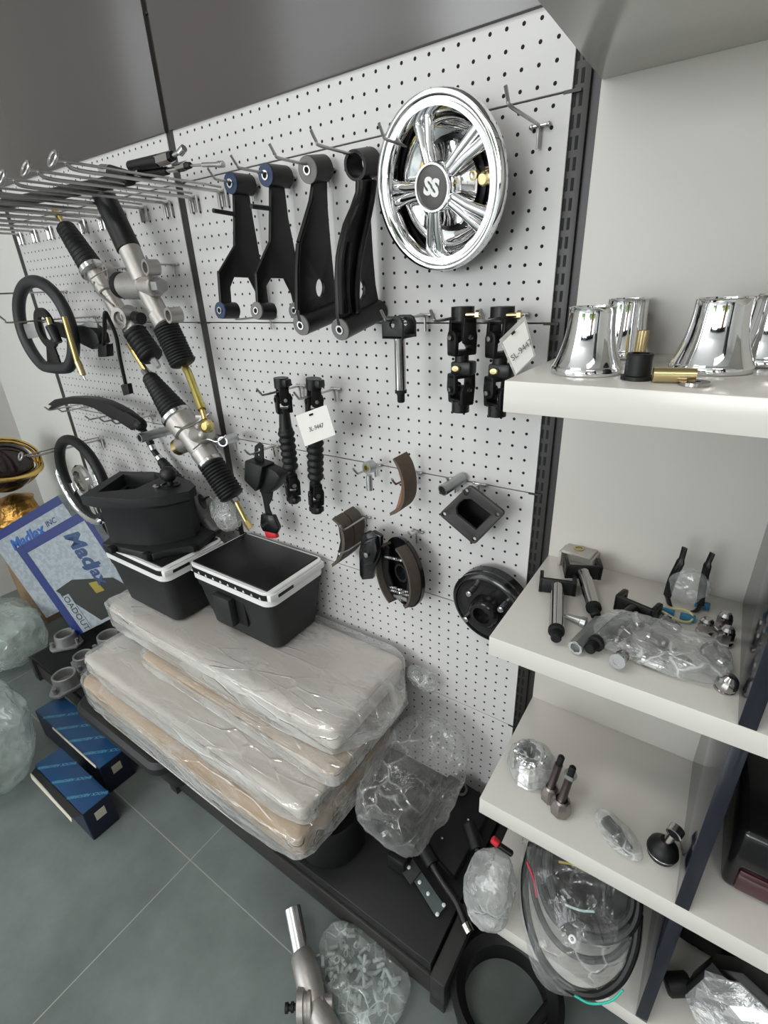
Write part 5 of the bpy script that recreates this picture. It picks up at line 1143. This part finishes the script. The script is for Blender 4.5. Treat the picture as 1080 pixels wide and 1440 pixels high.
# ---------------------------------------------------------------- third shelf
def ss_cap():
    p = aZ(742, 1092, Z3 + .0006); t = thing('centre_cap', 'chrome centre cap with black lettering in a clear bag on the third shelf', 'centre cap', p)
    r = .029; pr = [(r * 1.02, 0), (r * 1.02, .004), (r, .005), (r, .052), (r * .97, .058), (r * .90, .062), (r * .86, .060), (0, .0605)]
    m = MB(); m.lathe(pr, p, (0, 0, 1), 10, cap=False, mi=0); m.lathe([(r * .8, .0600), (r * .8, .0655), (r * .7, .067), (0, .0675)], p, (0, 0, 1), 40, cap=False); m.build('body', chrome, t, 30)
    M = Mx.Translation(p + V((0, 0, .0678))) @ Mx.Rotation(math.radians(-38), 4, 'Z')
    m = MB(); m.text('SS', .030, M, depth=.0003, bold=.0018); m.build('lettering', blkm, t, 0)
    for k in range(10):
        a = 2 * PI * (k + .5) / 10; m = MB(); m.ball(p + V((r * .88 * math.cos(a), r * .88 * math.sin(a), .060)), .0048, seg=10); m.build('stud', chrome, t, 60)
    bag('clear_wrap', '', p + V((.006, .004, .036)), (.040, .038, .036), 25, film_c, .008, 26, 4, parent=t, smooth=0, post=lambda q: V((q.x, q.y, max(q.z, Z3 + .0006))))
ss_cap()
def ball_joint(px, py, label, L=.062, r=.0165, lean=(0, 0, 1), nutted=False):
    p = aZ(px, py, Z3 + .0006); t = thing('ball_joint', label, 'ball joint', p, 'ball joints on the third shelf'); d = V(lean).normalized()
    m = MB(); m.lathe([(r * .75, 0), (r, .006), (r * 1.02, .020), (r * .98, .026), (r * .82, .034), (r * .62, .036), (r * .6, .030), (0, .030)], p, (0, 0, 1), 8, cap=False); m.build('housing', mat('joint_steel', (.30, .275, .26), .32, .95), t, 30)
    m = MB(); c = p + V((0, 0, .033)); m.lathe([(r * .55, 0), (.0066, .004), (.0066, L)], c, d, 20); m.build('stud', mat('joint_stud', (.085, .065, .062), .35, .8), t)
    m = MB(); m.lathe([(.0055, L), (.0055, L + .016), (.004, L + .018)], c, d, 18); m.build('thread', blkm, t)
    if nutted: m = MB(); m.lathe([(.0105, L - .004), (.0105, L + .004)], c, d, 6); m.build('nut', steel, t)
ball_joint(772, 1124, 'ball joint leaning against the chrome cap', .052, .0155, (.12, .16, 1))
ball_joint(787, 1143, 'ball joint with a hex nut on its stud, in front of its twin', .060, .017, (.10, .10, 1), True)
def sensor():
    p = aZ(868, 1172, Z3 + .012); t = thing('bagged_clip', 'small black clip lying in a clear bag on the third shelf', 'clip', p)
    d = (aZ(893, 1200, Z3) - aZ(850, 1148, Z3)).normalized(); s_ = V((-d.y, d.x, 0)); M = Mx((d, s_, V((0, 0, 1)))).transposed().to_4x4(); M.translation = p
    m = MB(); m.box((-.028, -.009, -.008), (.004, .009, .006), bev=.004, m=M); m.build('body', blk, t)
    m = MB(); m.box((.003, -.007, -.009), (.028, .006, .003), bev=.003, m=M); m.tube([M @ V(q) for q in ((-.02, .002, .006), (0, .004, .010), (.02, .0, .006))], .002, 8); m.build('arm', blkg, t)
    c = bag('clear_wrap', '', p + V((0, 0, .002)), (.046, .022, .0135), 27, film_c, .005, 36, 4, parent=t, smooth=0, post=lambda q: V((q.x, q.y, max(q.z, Z3 + .0006))), warp=lambda co: d * co.x + s_ * co.y + V((0, 0, co.z)))
sensor()
def boot_joint():
    p = aZ(929, 1203, Z3 + .0006); t = thing('booted_joint', 'black rubber-booted ball joint with a wire clamp near the navy divider', 'ball joint', p)
    m = MB(); m.lathe([(.012, 0), (.020, .005), (.0225, .014), (.0205, .024), (.014, .032), (.008, .036), (.007, .040), (0, .040)], p, (0, 0, 1), 36, cap=False); m.build('boot', rub, t, 60)
    m = MB(); m.tube([p + V((.0222 * math.cos(a), .0222 * math.sin(a), .015)) for a in [2 * PI * k / 40 for k in range(40)]], .0008, 6, closed=True); m.build('spring_ring', steel, t)
    c = p + V((.003, 0, .038)); m = MB(); m.cyl(c, c + V((.004, 0, .020)), .0065, seg=18); m.build('stud', chrome_d, t)
    m = MB(); A = c + V((.004, -.004, .024)); m.ring(A, A + V((.004, .012, .002)), .011, .0085, 24); m.tube(crv([A + V((.010, 0, -.004)), A + V((.014, 0, -.018)), A + V((.020, .002, -.036))], 5), .0013, 6); m.build('wire_clamp', chrome_d, t)
boot_joint()
# ---------------------------------------------------------------- bottom shelf: coiled hose, bags, lamp
def clampshelf(co):
    """keeps film out of the bottom shelf it lies over"""
    if co.x > .90 and co.y > -.326 and co.z < Z4 + .001: co = V((co.x, co.y, Z4 + .001))
    return co
hn = V((-.10, -.74, .66)).normalized(); hp0 = V((1.05, -.335, -1.112))
def onp(px, py, o=0.0):
    d = RR.transposed() @ V(((px - 540) / F, (py - 720) / F, 1.0)); return CAMP + d * (((hp0 + hn * o) - CAMP).dot(hn) / d.dot(hn))
def hose_coil():
    c = onp(820, 1288); t = thing('hose_coil', 'coiled black hose in a clear bag, hanging over the front of the bottom white shelf', 'hose', c)
    def loop(pts, r, o, name='hose_loop'):
        P = crv([onp(a, b, o + k * .0012) for k, (a, b) in enumerate(pts)], 6); m = MB(); m.tube(P, r, 10); m.build(name, rub, t)
    loop([(748, 1186), (738, 1232), (742, 1290), (762, 1348), (798, 1388), (838, 1398), (872, 1378), (892, 1335), (898, 1285)], .0078, .012)
    loop([(770, 1168), (758, 1200), (760, 1240), (776, 1284), (806, 1312), (846, 1322), (880, 1312), (896, 1284), (894, 1245), (874, 1205)], .0082, .020)
    loop([(784, 1166), (771, 1198), (772, 1236), (788, 1276), (818, 1300), (856, 1306), (884, 1288), (890, 1255), (880, 1222)], .0082, .024)
    loop([(762, 1165), (748, 1205), (752, 1262), (775, 1315), (812, 1345), (856, 1348), (886, 1322)], .0058, .006)
    loop([(800, 1335), (825, 1352), (850, 1350)], .0040, .016)
    b = MB(); bm = b.bm; n_ = 48
    pts = crv([onp(*p, -.004) for p in ((735, 1178), (728, 1250), (738, 1320), (762, 1385), (815, 1404), (868, 1392), (900, 1340), (905, 1270), (895, 1205), (860, 1172), (790, 1160), (735, 1178))], 5)
    def sheet(o, amp, seed):
        cc_ = onp(820, 1285, o + .018); rows = []
        for j in range(14):
            f = (j / 13) ** .6; row = []
            for p in pts[:-1]:
                q = p.lerp(cc_, 1 - f) + hn * (o * (1 - f ** 4)); q += hn * (amp * NZ.ridged_multi_fractal(q * 22 + V((seed, 0, 0)), .9, 2.1, 3, .95, 2.0) - amp); row.append(bm.verts.new(q))
            rows.append(row)
        for a_, b_ in zip(rows, rows[1:]):
            for i in range(len(a_)):
                k = (i + 1) % len(a_)
                try: bm.faces.new((a_[i], a_[k], b_[k], b_[i]))
                except ValueError: pass
    sheet(.040, .007, 4); b.build('clear_bag', film_b, t, 0)
    # flat dark plate added inside the coil for the shadow between its loops
    m = MB(); P = [onp(828 + 64 * math.cos(a), 1240 + 72 * math.sin(a), .002) for a in [2 * PI * k / 28 for k in range(28)]]; m.plate(P, .006); m.build('shadow_plate', blkm, t)
hose_coil()
for col, pts, lb in (((.55, .45, .05), ((786, 1212), (806, 1216), (830, 1228)), 'yellow lead near the top of the hose bag'), ((.03, .45, .33), ((808, 1400), (830, 1411), (858, 1408), (876, 1392)), 'green lead at the bottom of the hose bag'), ((.50, .02, .06), ((741, 1212), (750, 1235), (755, 1262)), 'red lead on the left side of the hose bag'), ((.45, .62, .58), ((795, 1272), (815, 1280), (836, 1282)), 'pale green lead inside the inner hose loops')):
    P = crv([onp(a, b, .046) for a, b in pts], 5); m = MB(); m.tube(P, .0020, 8); one(m, 'lead', mat(lb.split()[0] + '_lead', col, .4), lb, 'lead', P[0], 'coloured leads')
m = MB(); p = onp(805, 1320, .046); m.ring(p, p + hn * .003, .0065, .0032, 20); one(m, 'nylon_washer', letter_w, 'white washer inside the hose bag', 'washer', p)
m = MB(); m.box((.965, -.10, Z4 + .001), (1.228, -.03, Z4 + .18), bev=.006); one(m, 'shade_filler', blkm, 'added black case standing at the back of the bottom shelf behind the hose', 'case', (1.1, -.06, Z4))  # added black box that darkens the shaded space behind the hose
# cloudy bag hanging over the left end of the bottom shelf
bag('plastic_bag', 'cloudy plastic bag at the left end of the bottom white shelf', (.958, -.282, -1.040), (.046, .050, .092), 33, film('cloud_film', (.22, .50), (.60, .62, .61), .16, 12, crease=.3), .014, 14, 5, pw=.85, smooth=0, warp=lambda co: V((co.x * (1.05 - 2.6 * max(0, co.z)), co.y, co.z)), post=clampshelf)
p = aY(697, 1184, -.25); t = thing('marker', 'red capped black marker sticking out of the cloudy bag', 'marker', p)
q = aY(716, 1182, -.24); m = MB(); m.cyl(p + V((-.008, 0, .004)), p + V((.006, 0, -.003)), .0075, seg=18, bev=.002); m.build('cap', red, t); m = MB(); m.cyl(p + V((.0062, 0, -.0032)), p + V((.034, .004, -.014)), .0062, seg=18, bev=.002); m.build('barrel', blkg, t)
# right-hand bay
def lamp():
    c = aZ(1050, 1412, Z4 + .062); t = thing('headlamp', 'black headlamp with a faceted clear lens on the bottom shelf, right bay', 'headlamp', (c.x, c.y, Z4))
    M = Mx.Translation(c) @ Mx.Rotation(math.radians(-18), 4, 'Z') @ Mx.Rotation(math.radians(-25), 4, 'X')
    m = MB(); m.prism([(-.075, -.03), (-.05, -.055), (.09, -.055), (.11, .03), (.08, .06), (-.02, .065), (-.06, .03)], .05, M @ Mx.Rotation(PI / 2, 4, 'X'), bev=.006, z0=-.01); m.build('shell', blk, t)
    m = MB(); rr = random.Random(2); bm = m.bm; G = {}
    for i in range(9):
        for j in range(6):
            x, y = -.06 + .155 * i / 8 + .004 * (j % 2), -.045 + .09 * j / 5; G[i, j] = bm.verts.new(M @ V((x, -.046 - .012 * (1 - ((x - .015) / .09) ** 2) + (.006 if (i + j) % 2 else 0), y)))
    for i in range(8):
        for j in range(5): bm.faces.new((G[i, j], G[i + 1, j], G[i + 1, j + 1], G[i, j + 1]))
    m.build('reflector', chrome, t, 0)
    m = MB(); m.prism([(-.068, -.028), (-.045, -.05), (.085, -.05), (.105, .03), (.075, .055), (-.018, .06), (-.055, .028)], .004, M @ Mx.Rotation(PI / 2, 4, 'X'), bev=.001, z0=.058); m.build('lens', film('lens_clear', (.05, .12), (.8, .8, .8), .05, 10, crease=0), t)
lamp()
def horn():
    p = aZ(985, 1395, Z4); t = thing('cowl_bracket', 'black plastic arm standing behind the headlamp, right of the lower navy divider', 'bracket', p)
    y = -.115; m = MB(); m.plate([V((max(p_.x, 1.262), p_.y, max(p_.z, Z4 + .003))) for p_ in [aY(*q, y) for q in ((945, 1305), (975, 1312), (1005, 1350), (1080, 1350), (1080, 1410), (1010, 1425), (985, 1405), (965, 1350))]], .04, bev=.005); m.build('arm', blk, t)
    m = MB(); A = aZ(925, 1378, Z4 + .019) + V((.012, 0, 0)); m.cyl(A, A + V((.035, .02, .01)), .018, seg=24, bev=.004); m.tube([A + V((.03, .02, .012)), A + V((.07, .04, .02)), A + V((.11, .05, .02))], .004, 8); m.build('plug', rub, t)
horn()
def tail():
    p = aZ(1050, 1190, Z3); t = thing('tail_lamp', 'dark red and black tail lamp on the third shelf, right bay', 'tail lamp', p)
    dr = mat('dark_red_lens', (.045, .006, .010), .12, coat=.6); am = mat('amber_lens', (.35, .07, .02), .2)
    m = MB(); m.box((1.285, -.235, Z3 + .0008), (1.62, -.06, Z3 + .125), bev=.012, seg=3); m.build('shell', blkg, t)
    m = MB(); m.box((1.30, -.2405, Z3 + .012), (1.60, -.230, Z3 + .055), bev=.004); m.build('red_lens', dr, t)
    m = MB(); m.box((1.375, -.243, Z3 + .062), (1.46, -.232, Z3 + .105), bev=.004); m.build('amber_lens', am, t)
tail()
